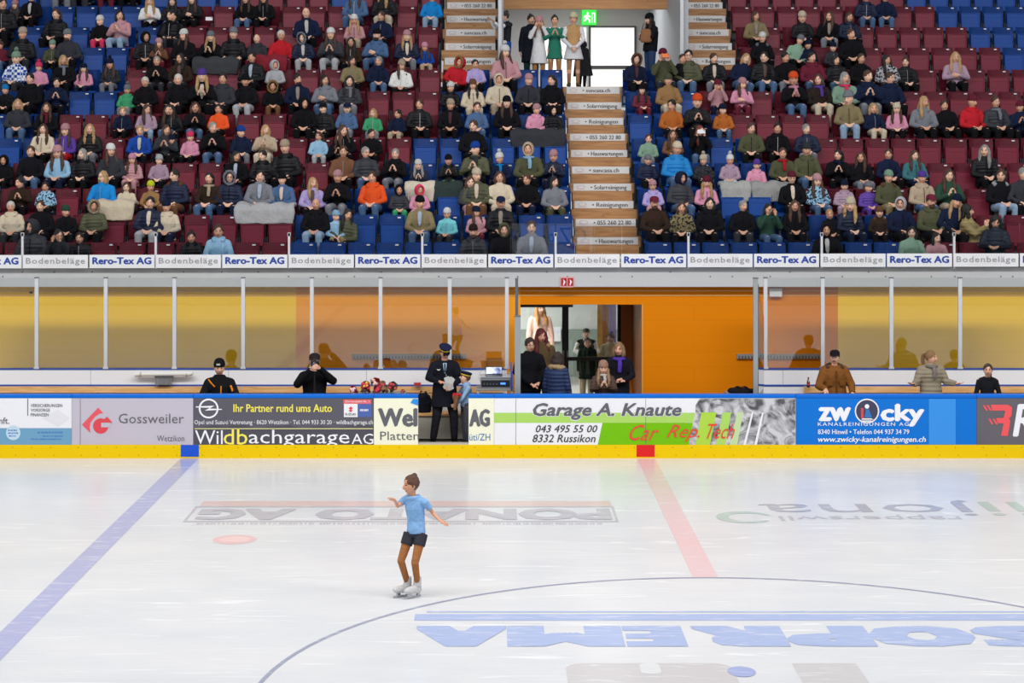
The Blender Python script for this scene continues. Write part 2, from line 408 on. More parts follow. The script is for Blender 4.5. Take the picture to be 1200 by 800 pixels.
# head gear, in head coordinates
HEADGEAR = {}
def zrings(bm, spec, n=20):
    prev = None
    for (z, rx, ry, yc) in spec:
        r = [bm.verts.new((rx * math.cos(2 * math.pi * k / n), yc + ry * math.sin(2 * math.pi * k / n), z)) for k in range(n)]
        if prev:
            for k in range(n): bm.faces.new((prev[k], prev[(k + 1) % n], r[(k + 1) % n], r[k]))
        else: bm.faces.new(r[::-1])
        prev = r
    bm.faces.new(prev)
def fuzz(me, amp, sc):
    for v in me.vertices:
        n_ = noise.noise(v.co * sc); v.co += v.normal * amp * n_
def make_headgear():
    def save(key, bm, m, voxel=.008, faces=1500, fz=0, fsc=40, sm=1):
        me = rem(bm, voxel, faces, sm, key)
        if fz: fuzz(me, fz, fsc)
        me.materials.append(M[m]); HEADGEAR[key] = me
    def base(bm, low=0):
        ell(bm, (0, .018, .032), (.087, .098, .104), None, 3)
    bm = bmesh.new(); base(bm); save('hair_short', bm, 'hair', fz=.012, fsc=45)
    bm = bmesh.new(); base(bm)
    for s in (-1, 1): loft(bm, [(s * .07, .0, .05), (s * .085, .0, -.02), (s * .083, -.01, -.10), (s * .07, -.01, -.135)], [.03, .036, .036, .016], n=8)
    loft(bm, [(0, .05, .02), (0, .075, -.06), (0, .07, -.13)], [(.08, .04), (.085, .038), (.07, .02)], n=12); save('hair_bob', bm, 'hair', fz=.014, fsc=40)
    bm = bmesh.new(); base(bm)
    for s in (-1, 1): loft(bm, [(s * .068, .0, .06), (s * .085, -.01, -.02), (s * .085, -.03, -.12), (s * .10, -.075, -.22), (s * .09, -.10, -.33)], [.03, .036, .04, .042, .02], n=8)
    loft(bm, [(0, .05, .02), (0, .08, -.08), (0, .10, -.25)], [(.08, .04), (.09, .04), (.09, .02)], n=12); save('hair_long', bm, 'hair', fz=.014, fsc=38)
    bm = bmesh.new(); base(bm); ell(bm, (0, .06, .125), (.038, .038, .034)); save('hair_bun', bm, 'hair', fz=.006, fsc=40)
    bm = bmesh.new(); base(bm); loft(bm, [(0, .10, .06), (.03, .16, .03), (.04, .17, -.08), (.04, .14, -.2)], [.022, .034, .034, .014], n=8); save('hair_ponytail', bm, 'hair', fz=.006, fsc=40)
    bm = bmesh.new()
    for s in (-1, 1): loft(bm, [(s * .062, -.01, .05), (s * .083, -.01, -.02), (s * .085, -.03, -.10), (s * .10, -.075, -.20), (s * .09, -.10, -.31)], [.02, .032, .036, .038, .018], n=8)
    loft(bm, [(0, .05, .0), (0, .08, -.08), (0, .10, -.25)], [(.08, .03), (.085, .035), (.085, .02)], n=12); save('hair_under_hat', bm, 'hair', fz=.012, fsc=38)
    bm = bmesh.new()
    zrings(bm, [(.040, .085, .100, .006), (.048, .093, .110, .006), (.078, .094, .111, .008), (.085, .089, .105, .008), (.115, .084, .098, .012), (.145, .066, .076, .016), (.162, .040, .046, .018), (.168, .01, .012, .02)])
    save('beanie', bm, 'knit', voxel=.007, faces=1500, sm=1)
    bm = bmesh.new(); ell(bm, (0, .02, .198), (.04, .04, .04), None, 3); save('pompom', bm, 'fur', fz=.02, fsc=70, faces=700)
    bm = bmesh.new()
    zrings(bm, [(.050, .086, .101, .008), (.075, .088, .104, .008), (.105, .080, .094, .012), (.13, .056, .066, .014), (.138, .02, .022, .015)])
    loft(bm, [(0, -.07, .058), (0, -.12, .055), (0, -.16, .045)], [(.078, .008), (.07, .007), (.04, .006)], n=12)
    save('cap', bm, 'cloth', voxel=.006, faces=1500)
    def hood(big):
        bm = bmesh.new(); n = 20; prev = None; c0 = .0
        for (y, rx, rz, zc) in [(-.045, .074, .100, .008), (-.088, .078, .106, .008), (-.095, .092, .122, .008), (-.06, .108, .138, .01), (.02, .118, .148, .01), (.09, .105, .13, .0), (.135, .06, .075, -.01), (.15, .02, .03, -.01)]:
            r = [bm.verts.new((rx * math.cos(2 * math.pi * k / n), y, zc + rz * math.sin(2 * math.pi * k / n))) for k in range(n)]
            if prev:
                for k in range(n): bm.faces.new((prev[k], prev[(k + 1) % n], r[(k + 1) % n], r[k]))
            else: first = r
            prev = r
        bm.faces.new(prev)
        bmesh.ops.recalc_face_normals(bm, faces=bm.faces[:])
        me = bpy.data.meshes.new('hood'); bm.to_mesh(me); bm.free()
        for p in me.polygons: p.use_smooth = True
        me.materials.append(M['cloth']); HEADGEAR['hood'] = me
        bm = bmesh.new(); pts = []
        pts = [V((.105 * math.cos(a), -.085 + .02 * math.cos(a) ** 2, .008 + .135 * math.sin(a))) for a in [2 * math.pi * k / 18 for k in range(19)]]
        loft(bm, pts, [.028] * 19, side=(0, 1, 0), n=8); save('fur_trim', bm, 'fur', fz=.022, fsc=60, faces=1600)
    hood(0)
    bm = bmesh.new()        # fur collar lying on the shoulders, around the neck
    pts = [V((.12 * math.cos(a), .03 + .10 * math.sin(a), -.155 + .025 * math.sin(a))) for a in [math.radians(-215 + 250 * k / 16 + 180) for k in range(17)]]
    loft(bm, pts, [.03] + [.042] * 15 + [.03], side=(0, 0, 1), n=8); save('fur_collar', bm, 'fur', fz=.02, fsc=50, faces=1600)
    bm = bmesh.new()        # hood folded down behind the neck, open at the front
    pts = [V((.108 * math.cos(a), .025 + .095 * math.sin(a), -.150 + .03 * math.sin(a))) for a in [math.radians(-62 + 304 * k / 16) for k in range(17)]]
    loft(bm, pts, [.022] + [.034] * 4 + [.045] * 7 + [.034] * 4 + [.022], side=(0, 0, 1), n=8); save('folded_hood', bm, 'cloth', faces=1000)
    bm = bmesh.new(); loft(bm, [(0, -.115, .49), (0, -.150, .42), (0, -.153, .30), (0, -.146, .16), (0, -.16, .05)], [(.007, .006)] * 5, n=6); save('zip', bm, 'cloth', voxel=.004, faces=300, sm=0)
    bm = bmesh.new(); loft(bm, [(0, -.06, .52), (0, -.125, .47), (0, -.146, .40), (0, -.148, .30), (0, -.142, .24)], [(.035, .02), (.045, .012), (.042, .01), (.035, .01), (.012, .008)], n=10); save('shirt_front', bm, 'cloth', voxel=.007, faces=600, sm=1)
    bm = bmesh.new()
    pts = [V((.082 * math.cos(a), .01 + .085 * math.sin(a), -.148)) for a in [2 * math.pi * k / 18 for k in range(19)]]
    loft(bm, pts, [(.03, .035)] * 19, side=(0, 0, 1), n=8)
    loft(bm, [(.03, -.09, -.16), (.035, -.135, -.24), (.03, -.15, -.36)], [(.035, .02), (.04, .018), (.035, .012)], n=8)
    save('scarf', bm, 'knit', fz=.012, fsc=40, faces=1200)
    bm = bmesh.new()
    for s in (-1, 1):
        pts = [V((s * .031 + .021 * math.cos(a), -.103, .016 + .016 * math.sin(a))) for a in [2 * math.pi * k / 12 for k in range(13)]]
        loft(bm, pts, [.0028] * 13, side=(0, 1, 0), n=4)
        loft(bm, [(s * .052, -.10, .018), (s * .078, -.05, .02), (s * .082, .0, .015)], [.0025] * 3, n=4)
    loft(bm, [(-.01, -.104, .018), (.01, -.104, .018)], [.0025] * 2, side=(0, 1, 0), n=4)
    me = bpy.data.meshes.new('glasses'); bm.to_mesh(me); bm.free(); me.materials.append(mat('spectacle_rim', '18181a', rough=.3)); HEADGEAR['glasses'] = me
    bm = bmesh.new(); ell(bm, (0, -.045, -.075), (.058, .055, .05), None, 3); ell(bm, (0, -.092, -.045), (.03, .012, .008)); save('beard', bm, 'hair', fz=.006, fsc=60, faces=900)
make_headgear()

def head_part(person, key, J, hs, color, name=None, shift=None):
    o = new_obj(name or {'hair_short': 'hair', 'hair_bob': 'hair', 'hair_long': 'hair', 'hair_bun': 'hair', 'hair_ponytail': 'hair', 'hair_under_hat': 'hair'}.get(key, key), HEADGEAR[key], person, color=color)
    Rm = J['Mh'] if key not in ('fur_collar', 'scarf', 'folded_hood') else Matrix.Identity(3)
    o.matrix_local = Matrix.Translation(J['head']) @ Rm.to_4x4() @ Matrix.Scale(hs, 4)
    return o
# ------------------------------------------------------------------ the rink: ice and its painted marks
def ice_mat():
    m = bpy.data.materials.new('ice'); m.use_nodes = True; nt = m.node_tree; b = nt.nodes['Principled BSDF']
    tc = nt.nodes.new('ShaderNodeTexCoord')
    n = nt.nodes.new('ShaderNodeTexNoise'); n.inputs['Scale'].default_value = .5; n.inputs['Detail'].default_value = 6; n.inputs['Roughness'].default_value = .65
    mp = nt.nodes.new('ShaderNodeMapping'); mp.inputs['Scale'].default_value = (.8, 1.6, 1)
    nt.links.new(tc.outputs['Object'], mp.inputs[0]); nt.links.new(mp.outputs[0], n.inputs['Vector'])
    r = nt.nodes.new('ShaderNodeValToRGB'); r.color_ramp.elements[0].position = .3; r.color_ramp.elements[1].position = .7
    r.color_ramp.elements[0].color = C('d7dade'); r.color_ramp.elements[1].color = C('e5e5e6')
    nt.links.new(n.outputs['Fac'], r.inputs[0])
    # skate scratches: thin stretched noise
    mp2 = nt.nodes.new('ShaderNodeMapping'); mp2.inputs['Scale'].default_value = (.5, 5, 1); mp2.inputs['Rotation'].default_value = (0, 0, .15)
    n2 = nt.nodes.new('ShaderNodeTexNoise'); n2.inputs['Scale'].default_value = 1.5; n2.inputs['Detail'].default_value = 8; n2.inputs['Distortion'].default_value = 1.5
    nt.links.new(tc.outputs['Object'], mp2.inputs[0]); nt.links.new(mp2.outputs[0], n2.inputs['Vector'])
    mr = nt.nodes.new('ShaderNodeMapRange'); mr.inputs[1].default_value = .60; mr.inputs[2].default_value = .70
    nt.links.new(n2.outputs['Fac'], mr.inputs[0])
    mx = nt.nodes.new('ShaderNodeMix'); mx.data_type = 'RGBA'; mx.inputs[7].default_value = C('eff0f2')
    nt.links.new(mr.outputs[0], mx.inputs[0]); nt.links.new(r.outputs[0], mx.inputs[6])
    nt.links.new(mx.outputs[2], b.inputs['Base Color'])
    b.inputs['Roughness'].default_value = .2; b.inputs['IOR'].default_value = 1.27; b.inputs['Specular IOR Level'].default_value = .5
    bp = nt.nodes.new('ShaderNodeBump'); bp.inputs['Strength'].default_value = .25; bp.inputs['Distance'].default_value = .01
    nt.links.new(n2.outputs['Fac'], bp.inputs['Height']); nt.links.new(bp.outputs[0], b.inputs['Normal'])
    return m
def paint_mat(name, col):
    m = bpy.data.materials.new(name); m.use_nodes = True; nt = m.node_tree; b = nt.nodes['Principled BSDF']
    tc = nt.nodes.new('ShaderNodeTexCoord'); mp = nt.nodes.new('ShaderNodeMapping'); mp.inputs['Scale'].default_value = (.7, 5, 1); mp.inputs['Rotation'].default_value = (0, 0, .3)
    n2 = nt.nodes.new('ShaderNodeTexNoise'); n2.inputs['Scale'].default_value = 2.5; n2.inputs['Detail'].default_value = 8; n2.inputs['Distortion'].default_value = 2
    nt.links.new(tc.outputs['Object'], mp.inputs[0]); nt.links.new(mp.outputs[0], n2.inputs['Vector'])
    mr = nt.nodes.new('ShaderNodeMapRange'); mr.inputs[1].default_value = .56; mr.inputs[2].default_value = .72; mr.inputs[4].default_value = .6
    nt.links.new(n2.outputs['Fac'], mr.inputs[0])
    mx = nt.nodes.new('ShaderNodeMix'); mx.data_type = 'RGBA'; mx.inputs[6].default_value = C(col); mx.inputs[7].default_value = C('eceef2')
    nt.links.new(mr.outputs[0], mx.inputs[0]); nt.links.new(mx.outputs[2], b.inputs['Base Color'])
    b.inputs['Roughness'].default_value = .2; b.inputs['IOR'].default_value = 1.27
    return m
ICEM = ice_mat()
floor = bx('floor', -26, 26, 3.1, 28.0, -.12, 0, ICEM); tag(floor, kind='structure')
MB, MR = paint_mat('ice_blue', 'b3b6d8'), paint_mat('ice_red', 'e6c9cc')
def ice_poly(name, pts, m, z=.002):
    bm = bmesh.new(); f = ngon(bm, [V((x, y, z)) for x, y in pts]); bmesh.ops.triangulate(bm, faces=[f])
    return new_obj(name, bm, floor, m)
XB, XR = (222.5 - VX) * 28 / F, (757 - VX) * 28 / F
ice_poly('blue_line', [(XB - .14, 3.2), (XB + .14, 3.2), (XB + .14, 28), (XB - .14, 28)], MB)
CY0, CR = 15.56, 4.5
ice_poly('red_line', [(XR - .14, CY0 + CR), (XR + .14, CY0 + CR), (XR + .14, 28), (XR - .14, 28)], MR)
bm = bmesh.new(); prev = None
for k in range(97):
    a = 2 * math.pi * k / 96; p = [bm.verts.new((XR + r * math.cos(a), CY0 + r * math.sin(a), .0035)) for r in (CR - .022, CR + .022)]
    if prev: bm.faces.new((prev[0], p[0], p[1], prev[1]))
    prev = p
new_obj('centre_circle', bm, floor, paint_mat('ice_thin_line', 'a3a8bd'))
fc = ICE(275, 632)
ice_poly('faceoff_spot', [(fc.x + .27 * math.cos(a), fc.y + .27 * math.sin(a)) for a in [2 * math.pi * k / 32 for k in range(32)]], paint_mat('ice_spot', 'e9c3c5'))
ice_poly('faceoff_spot_centre', [(fc.x + .19 * math.cos(a), fc.y + .16 * math.sin(a)) for a in [2 * math.pi * k / 32 for k in range(32)]], paint_mat('ice_spot_pale', 'f1cfcf'), .003)
GR, GD, GB = paint_mat('ice_grey', 'c2c0c6'), paint_mat('ice_dark_grey', 'b4b4bc'), paint_mat('ice_logo_blue', 'aebde2')
Y = lambda py: H * F / (py - VY)
Xi = lambda px, y: (px - VX) * y / F
def ice_rect(name, px0, px1, py0, py1, m, z=.002, ref=None):
    ya, yb = Y(py0), Y(py1); yr = ref or (ya + yb) / 2
    return ice_poly(name, [(Xi(px0, yr), yb), (Xi(px1, yr), yb), (Xi(px1, yr), ya), (Xi(px0, yr), ya)], m, z)
# sponsor field with the box, the rust red band above it and upside-down letters
yr = Y(602)
ice_rect('sponsor_band', 236, 716, 587, 593.5, paint_mat('ice_rust', 'dfc4bf'))
x0, x1, ya, yb = Xi(222, yr), Xi(722, yr), Y(593), Y(611.5); t = .035
for q in ([(x0, ya), (x1, ya), (x1, ya - t * 2), (x0, ya - t * 2)], [(x0, yb + t * 2), (x1, yb + t * 2), (x1, yb), (x0, yb)], [(x0, ya - t * 2.1), (x0 + t, ya - t * 2.1), (x0 + t, yb + t * 2.1), (x0, yb + t * 2.1)], [(x1 - t, ya - t * 2.1), (x1, ya - t * 2.1), (x1, yb + t * 2.1), (x1 - t, yb + t * 2.1)]):
    ice_poly('sponsor_box_line', q, GR, .0024)
text_on_ice('PONATO', Xi(374, yr), Xi(712, yr), Y(608.5), Y(596.5), GR, floor, bold=.0, fat=(.045, .035))
text_on_ice('AG', Xi(236, yr), Xi(340, yr), Y(608.5), Y(596.5), GR, floor, bold=.0, fat=(.045, .035))
for a_, b_ in ((240, 372), (380, 560), (566, 702)):
    bm = bmesh.new(); x = a_; rr = random.Random(a_)
    while x < b_:
        w = rr.uniform(1.2, 3); q = [(Xi(x, yr), Y(614.3)), (Xi(x + w, yr), Y(614.3)), (Xi(x + w, yr), Y(612.6)), (Xi(x, yr), Y(612.6))]; ngon(bm, [V((u_, v_, .0024)) for u_, v_ in q]); x += w + rr.choice((.8, 1, 3))
    new_obj('sponsor_small_print', bm, floor, GR)
# lettering on the far side of the red line
yj = Y(596)
text_on_ice('jona', Xi(892, yj), Xi(1146, yj), Y(604), Y(586), GD, floor, bold=.0)
text_on_ice('ii', Xi(1154, yj), Xi(1204, yj), Y(604), Y(588), paint_mat('ice_green', 'bccfc6'), floor, bold=.0)
text_on_ice('rapperswil', Xi(905, yj), Xi(1112, yj), Y(610), Y(603), GR, floor, bold=.0)
sx, sy = Xi(868, yj), Y(606)
bm = bmesh.new(); prev = None
for k in range(25):
    a = math.radians(20 + 300 * k / 24); w = .03 + .05 * math.sin(math.pi * k / 24)
    p = [bm.verts.new((sx + r * math.cos(a), sy + r * 1.0 * math.sin(a), .003)) for r in (.32 - w, .32 + w)]
    if prev: bm.faces.new((prev[0], p[0], p[1], prev[1]))
    prev = p
new_obj('ice_swoosh', bm, floor, paint_mat('ice_swoosh_green', 'b9ccc4'))
# the large blue sponsor name in the circle
yb_ = Y(745)
ice_rect('sponsor_band', 486, 1226, 719.5, 727, GB, ref=Y(723)); ice_rect('sponsor_band', 500, 1216, 716, 717.5, GB, ref=Y(717))
xs = {'A': (488, 592), 'M': (596, 728), 'E': (733, 800), 'R': (814, 918), 'P': (922, 1018), 'O': (1020, 1140), 'S': (1144, 1250)}
for ch, (a, b) in xs.items():
    text_on_ice(ch, Xi(a, yb_) + .1, Xi(b, yb_) - .1, Y(757.5) + .05, Y(733.5) - .05, GB, floor, bold=.0, fat=(.115, .05))
MG = paint_mat('ice_warm_grey', 'cfcccd')
y8 = Y(790)
def rrect(px0, px1, py0, py1, r, m, z=.002):
    X0, X1, Y1, Y0 = Xi(px0, y8), Xi(px1, y8), Y(py0), Y(py1); pts = []
    for cx, cy, a0 in ((X1 - r, Y1 - r, 0), (X0 + r, Y1 - r, 90), (X0 + r, Y0 + r, 180), (X1 - r, Y0 + r, 270)):
        pts += [(cx + r * math.cos(math.radians(a0 + 15 * k)), cy + r * math.sin(math.radians(a0 + 15 * k))) for k in range(7)]
    return ice_poly('sponsor_shape', pts, m, z)
rrect(664, 862, 777, 860, .18, MG); rrect(935, 1012, 777, 860, .03, MG); rrect(752, 776, 777, 790, .08, ICEM, .0035)
e = ICE(869, 787)
ice_poly('sponsor_dot', [(e.x + .13 * math.cos(a), e.y + .17 * math.sin(a)) for a in [2 * math.pi * k / 24 for k in range(24)]], paint_mat('ice_dot_blue', 'a8b3dc'), .004)

# ------------------------------------------------------------------ rink boards with their advertising
WH = mat('board_white', 'e6e6ea', rough=.35, noise_amt=.03, noise_scale=3)
YE = mat('kick_yellow', 'e8c200', rough=.5, spec=.15)
BLU = mat('rail_blue', '0668cc', rough=.35, spec=.2)
DBLU = mat('trim_blue', '2a4fa8', rough=.4)
BRD = 28.0
def screw_row(bm, x0, x1, z, y):
    x = x0 + .1
    while x < x1 - .05:
        box(bm, x - .006, x + .006, y - .004, y, z - .006, z + .006); x += .3
def board(px0, px1, label, base, gate=False):
    X0, X1 = (px0 - VX) * BRD / F, (px1 - VX) * BRD / F
    root = empty('dasher_board', ((X0 + X1) / 2, BRD, 0)); tag(root, label, 'rink board', 'advertising boards round the ice')
    def put(o):
        o.parent = root; o.matrix_parent_inverse = Matrix.Translation((-(X0 + X1) / 2, -BRD, 0)); return o
    if not gate:
        put(bx('advertising_panel', X0 + .002, X1 - .002, BRD, BRD + .03, .211, .94, base))
        put(bx('cap_rail', X0, X1, BRD - .01, BRD + .13, .94, 1.0, BLU, bev=.012))
        put(bx('board_back', X0 + .002, X1 - .002, BRD + .031, BRD + .11, .02, .94, WH))
    else:
        put(bx('threshold', X0, X1, BRD - .002, BRD + .14, .2, .232, mat('threshold_grey', 'b9b4a6', rough=.6)))
    k = put(bx('kick_plate', X0, X1, BRD - .006, BRD + .03, 0, .211, YE))
    bm = bmesh.new(); screw_row(bm, X0, X1, .17, BRD - .006); screw_row(bm, X0 + .05, X1, .05, BRD - .006)
    if len(bm.verts): put(new_obj('kick_plate_screw_line', bm, None, mat('screw_dark', '8a6d10', rough=.6)))
    else: bm.free()
    return root, put
D1 = BRD - .004
D2 = BRD - .007
grey_txt, dk_txt, wh_txt, yl_txt, rd_txt, bl_txt = (mat('print_grey', '5c5c63', rough=.5), mat('print_dark', '2f2f35', rough=.5), mat('print_white', 'ececf0', rough=.5), mat('print_yellow', 'f2e45a', rough=.5), mat('print_red', 'd8404a', rough=.5), mat('print_blue', '2f6fb4', rough=.5))
LILAC, DARK, CREAM = mat('ad_lilac_grey', 'bdb6c2', rough=.4, noise_amt=.04, noise_scale=2), mat('ad_dark_grey', '56545e', rough=.4, noise_amt=.1, noise_scale=3), mat('ad_cream', 'ecebd2', rough=.4)
def put_all(put, *objs):
    for o in objs: put(o)
def small_print(x0, y0, x1, h, d, m):
    """a line of print too small to read: a broken row of short strokes"""
    bm = bmesh.new(); x = x0; rr = random.Random(int(x0 * 31 + y0))
    while x < x1 - 1:
        w = rr.uniform(.5, 1.1); ngon(bm, [P(x, y0 + h, d), P(x + w, y0 + h, d), P(x + w, y0 + rr.choice((0, .3)), d), P(x, y0 + rr.choice((0, .3)), d)]); x += w + rr.choice((.25, .3, .9))
    return new_obj('small_print', bm, None, m)
# 1 white and pale blue insurance panel
r, put = board(-60, 84, 'board section, white above pale blue with a small round badge', WH)
put_all(put, flat_on_wall([(-60, 501.5), (84, 501.5), (84, 521), (-60, 521)], D1, mat('ad_pale_blue', '6a9cbc', rough=.4), None, 'colour_field'),
        flat_on_wall([(32, 467), (33, 467), (33, 487), (32, 487)], D1, grey_txt, None, 'printed_rule'),
        text_on_wall('VERSICHERUNGEN', 36, 473.2, 73, 476.8, D1, grey_txt), text_on_wall('VORSORGE', 36, 478.6, 58.5, 482.2, D1, grey_txt), text_on_wall('FINANZEN', 36, 484, 57, 487.6, D1, grey_txt),
        text_on_wall('nft.', -1, 489, 11, 496.5, D1, grey_txt), flat_on_wall(disc_pts(15.5, 507, 8.5), D2, mat('ad_badge', 'bcd4e2', rough=.5), None, 'round_badge'),
        small_print(9.5, 503, 20, 2, D2 - .001, bl_txt), small_print(9.5, 506.3, 21.5, 2, D2 - .001, bl_txt), small_print(10.5, 509.6, 20.5, 2, D2 - .001, bl_txt),
        small_print(44, 505.5, 74, 2, D1 - .001, bl_txt), small_print(50, 510, 74, 1.6, D1 - .001, bl_txt), small_print(36, 513.6, 74, 1.6, D1 - .001, bl_txt),
        flat_on_wall([(50, 490), (68, 480), (82, 490), (68, 500)], D1, mat('ad_faint', 'dcdce0', rough=.4), None, 'pale_diamond'))
# 2 lilac
r, put = board(84, 226.5, 'board section, lilac grey with a red arrow emblem', LILAC)
put_all(put, text_on_wall('Gossweiler', 139, 484.5, 215.5, 496, D1, grey_txt, bold=.0), text_on_wall('Wetzikon', 184, 510, 216, 517, D1, grey_txt, bold=.0),
        flat_on_wall([(96, 497.5), (115, 477.5), (121, 484), (117, 484.3), (111.5, 488), (106, 495), (105, 501), (106, 507)], D1, mat('emblem_light_red', 'e0525c', rough=.5), None, 'emblem_corner'),
        ring_on_wall(118, 499, .1, 9, D1, rd_txt, None, 'emblem_letter', 0, 360), flat_on_wall([(118.5, 494.6), (129.5, 494.6), (129.5, 500.5), (118.5, 500.5)], D2, LILAC, None, 'emblem_gap'), flat_on_wall([(117.5, 495), (125.5, 488), (131.5, 495)], D2 - .002, rd_txt, None, 'emblem_arrow'),
        flat_on_wall([(93.8, 467), (94.3, 467), (94.3, 521), (93.8, 521)], D1, grey_txt, None, 'board_seam'))
# 3 dark car garage
r, put = board(226.5, 438, 'board section, dark grey with ring-and-bolt emblem and yellow lettering', DARK)
put_all(put, ring_on_wall(244.5, 478.5, 9.6, 11.6, D1, wh_txt, None, 'ring_emblem'),
        flat_on_wall([(229.5, 476), (251.5, 475.2), (245.5, 478.5), (260, 479), (260, 480), (240, 481), (246, 477.6), (229.5, 477.2)], D2, wh_txt, None, 'bolt_emblem'),
        text_on_wall('Ihr Partner rund ums Auto', 273.5, 473.5, 389, 482.5, D1, yl_txt, bold=.03),
        text_on_wall('Opel und Suzuki Vertretung · 8620 Wetzikon · Tel. 044 933 30 20 · wildbachgarage.ch', 227.8, 492, 437, 498.5, D1, wh_txt, bold=0),
        flat_on_wall([(228, 501.6), (437, 501.6), (437, 502.6), (228, 502.6)], D1, mat('print_pale_yellow', 'd9d390', rough=.5), None, 'printed_rule'),
        text_on_wall('Wil', 228.5, 504, 261, 520.3, D1, wh_txt, bold=0), text_on_wall('db', 262, 502.2, 290, 520.8, D1, yl_txt, bold=0), text_on_wall('achgarage', 291.5, 503.5, 409.5, 524.5, D1, wh_txt, bold=0), text_on_wall('AG', 412, 508, 437.5, 520.3, D1, wh_txt, bold=-.01),
        flat_on_wall([(402.5, 468), (435, 468), (435, 473), (402.5, 473)], D1, mat('ad_red_strip', 'e06064', rough=.5), None, 'colour_field'), text_on_wall('Die kompakte Nr. 1', 405, 469, 432.5, 472, D2, wh_txt),
        flat_on_wall([(403, 473), (419, 473), (419, 488.5), (403, 488.5)], D1, WH, None, 'colour_field'), flat_on_wall([(419, 473), (435.5, 473), (435.5, 488.5), (419, 488.5)], D1, mat('ad_mid_blue', '4660a4', rough=.5), None, 'colour_field'),
        flat_on_wall([(411, 476), (413.5, 478), (411.5, 480), (413.5, 480.5), (411, 483), (408.5, 481), (410.5, 479.5), (408.5, 478.5)], D2, rd_txt, None, 'red_emblem'), text_on_wall('SUZUKI', 404.5, 484, 417, 486.5, D2, dk_txt), small_print(422, 479, 432.5, 2.6, D2, wh_txt),
        flat_on_wall([(263.8, 467), (264.2, 467), (264.2, 501), (263.8, 501)], D1, grey_txt, None, 'board_seam'))
# hills silhouette on the print (dark shapes)
put(flat_on_wall([(227.5, 503), (250, 498), (262, 500), (285, 497.5), (300, 502.4), (315, 500), (340, 498), (352, 502), (375, 499), (395, 501.5), (418, 497), (437.5, 500), (437.5, 521), (227.5, 521)], BRD - .002, mat('print_hills', '47454f', rough=.5), None, 'printed_hills'))
# 4 cream before the gate
r, put = board(438, 490, 'board section, cream with large grey lettering beside the open gate', CREAM)
put_all(put, text_on_wall('Wel', 443, 479, 489, 499, D1, grey_txt, fat=1.3), text_on_wall('Platten', 445.5, 505.5, 491, 515.5, D1, grey_txt, bold=.0),
        flat_on_wall([(484, 467.3), (490, 467.3), (490, 475), (481, 472)], D2, mat('blue_tape', '1f8ade', rough=.5), None, 'blue_sticker'))
r, put = board(490, 576 - 27, 'yellow kick board below the open gate, threshold on top', CREAM, gate=True)
r, put = board(549, 576 + 3, 'narrow cream board with two grey letters beside the gate', CREAM)
put_all(put, text_on_wall('AG', 550, 480, 574, 499, D1, grey_txt, fat=1.3), text_on_wall('üti/ZH', 550, 508, 574.5, 516, D1, bl_txt, bold=.0))
# 5 green garage
GREEN = mat('ad_green', '72b80c', rough=.5, spec=.15)
r, put = board(579, 932.5, 'long board section, white and green with grey and red lettering', WH)
def green_grad(): return GREEN
LG = mat('ad_light_green', 'a6d060', rough=.4); PG = mat('ad_pale_green', 'bcd49c', rough=.4)
def engine_mat():
    m = bpy.data.materials.new('printed_engine'); m.use_nodes = True; nt = m.node_tree; b = nt.nodes['Principled BSDF']
    tc = nt.nodes.new('ShaderNodeTexCoord'); v = nt.nodes.new('ShaderNodeTexNoise'); v.inputs['Scale'].default_value = 3.2; v.inputs['Detail'].default_value = 5; v.inputs['Distortion'].default_value = 2.5
    r_ = nt.nodes.new('ShaderNodeValToRGB'); r_.color_ramp.elements[0].position = .36; r_.color_ramp.elements[1].position = .62; r_.color_ramp.elements[0].color = C('4e4c50'); r_.color_ramp.elements[1].color = C('c9c8cc')
    nt.links.new(tc.outputs['Object'], v.inputs['Vector']); nt.links.new(v.outputs['Fac'], r_.inputs[0]); nt.links.new(r_.outputs[0], b.inputs['Base Color']); b.inputs['Roughness'].default_value = .45
    return m
ENG = engine_mat()
put_all(put, flat_on_wall([(579, 483.5), (806, 483.5), (803, 495.3), (579, 495.3)], BRD - .002, LG, None, 'colour_field'),
        flat_on_wall([(706, 495.4), (812, 495.4), (807, 521), (700.5, 521)], BRD - .002, GREEN, None, 'colour_field'), flat_on_wall([(806.2, 483.5), (814.5, 483.5), (812, 495.1), (803.2, 495.1)], BRD - .002, LG, None, 'colour_field'),
        flat_on_wall([(820, 467), (932, 467), (932, 521), (807, 521), (815, 483), (815, 475)], BRD - .003, ENG, None, 'printed_engine'),
        flat_on_wall([(822, 483), (839.5, 483), (832, 521), (815, 521)], D1, mat('ad_lime', 'a8d040', rough=.4), None, 'colour_stripe'), flat_on_wall([(847, 483), (857, 483), (850, 521), (838.5, 521)], D1, LG, None, 'colour_stripe'), flat_on_wall([(864, 483), (871, 483), (864, 521), (855, 521)], D1, PG, None, 'colour_stripe'),
        flat_on_wall([(881, 483), (883, 483), (874, 521), (871, 521)], D1, WH, None, 'colour_stripe'), flat_on_wall([(893, 483), (895, 483), (887, 521), (884, 521)], D1, WH, None, 'colour_stripe'))
for (a, b_, q, d_) in ((624.5, 472.5, 798.5, 491.5),): 
    put(text_on_wall('Garage A. Knaute', a - .8, b_ - .6, q + .8, d_ + .6, D1, wh_txt, bold=.03, shear=.25, name='lettering_outline', fat=1.5)); put(text_on_wall('Garage A. Knaute', a, b_, q, d_, D2 - .002, grey_txt, bold=.03, shear=.25, fat=.75))
put_all(put, text_on_wall('043 495 55 00', 628, 498, 700, 506.5, D1, dk_txt, bold=.02, shear=.25), text_on_wall('8332 Russikon', 624, 509, 698, 518, D1, dk_txt, bold=.02, shear=.25))
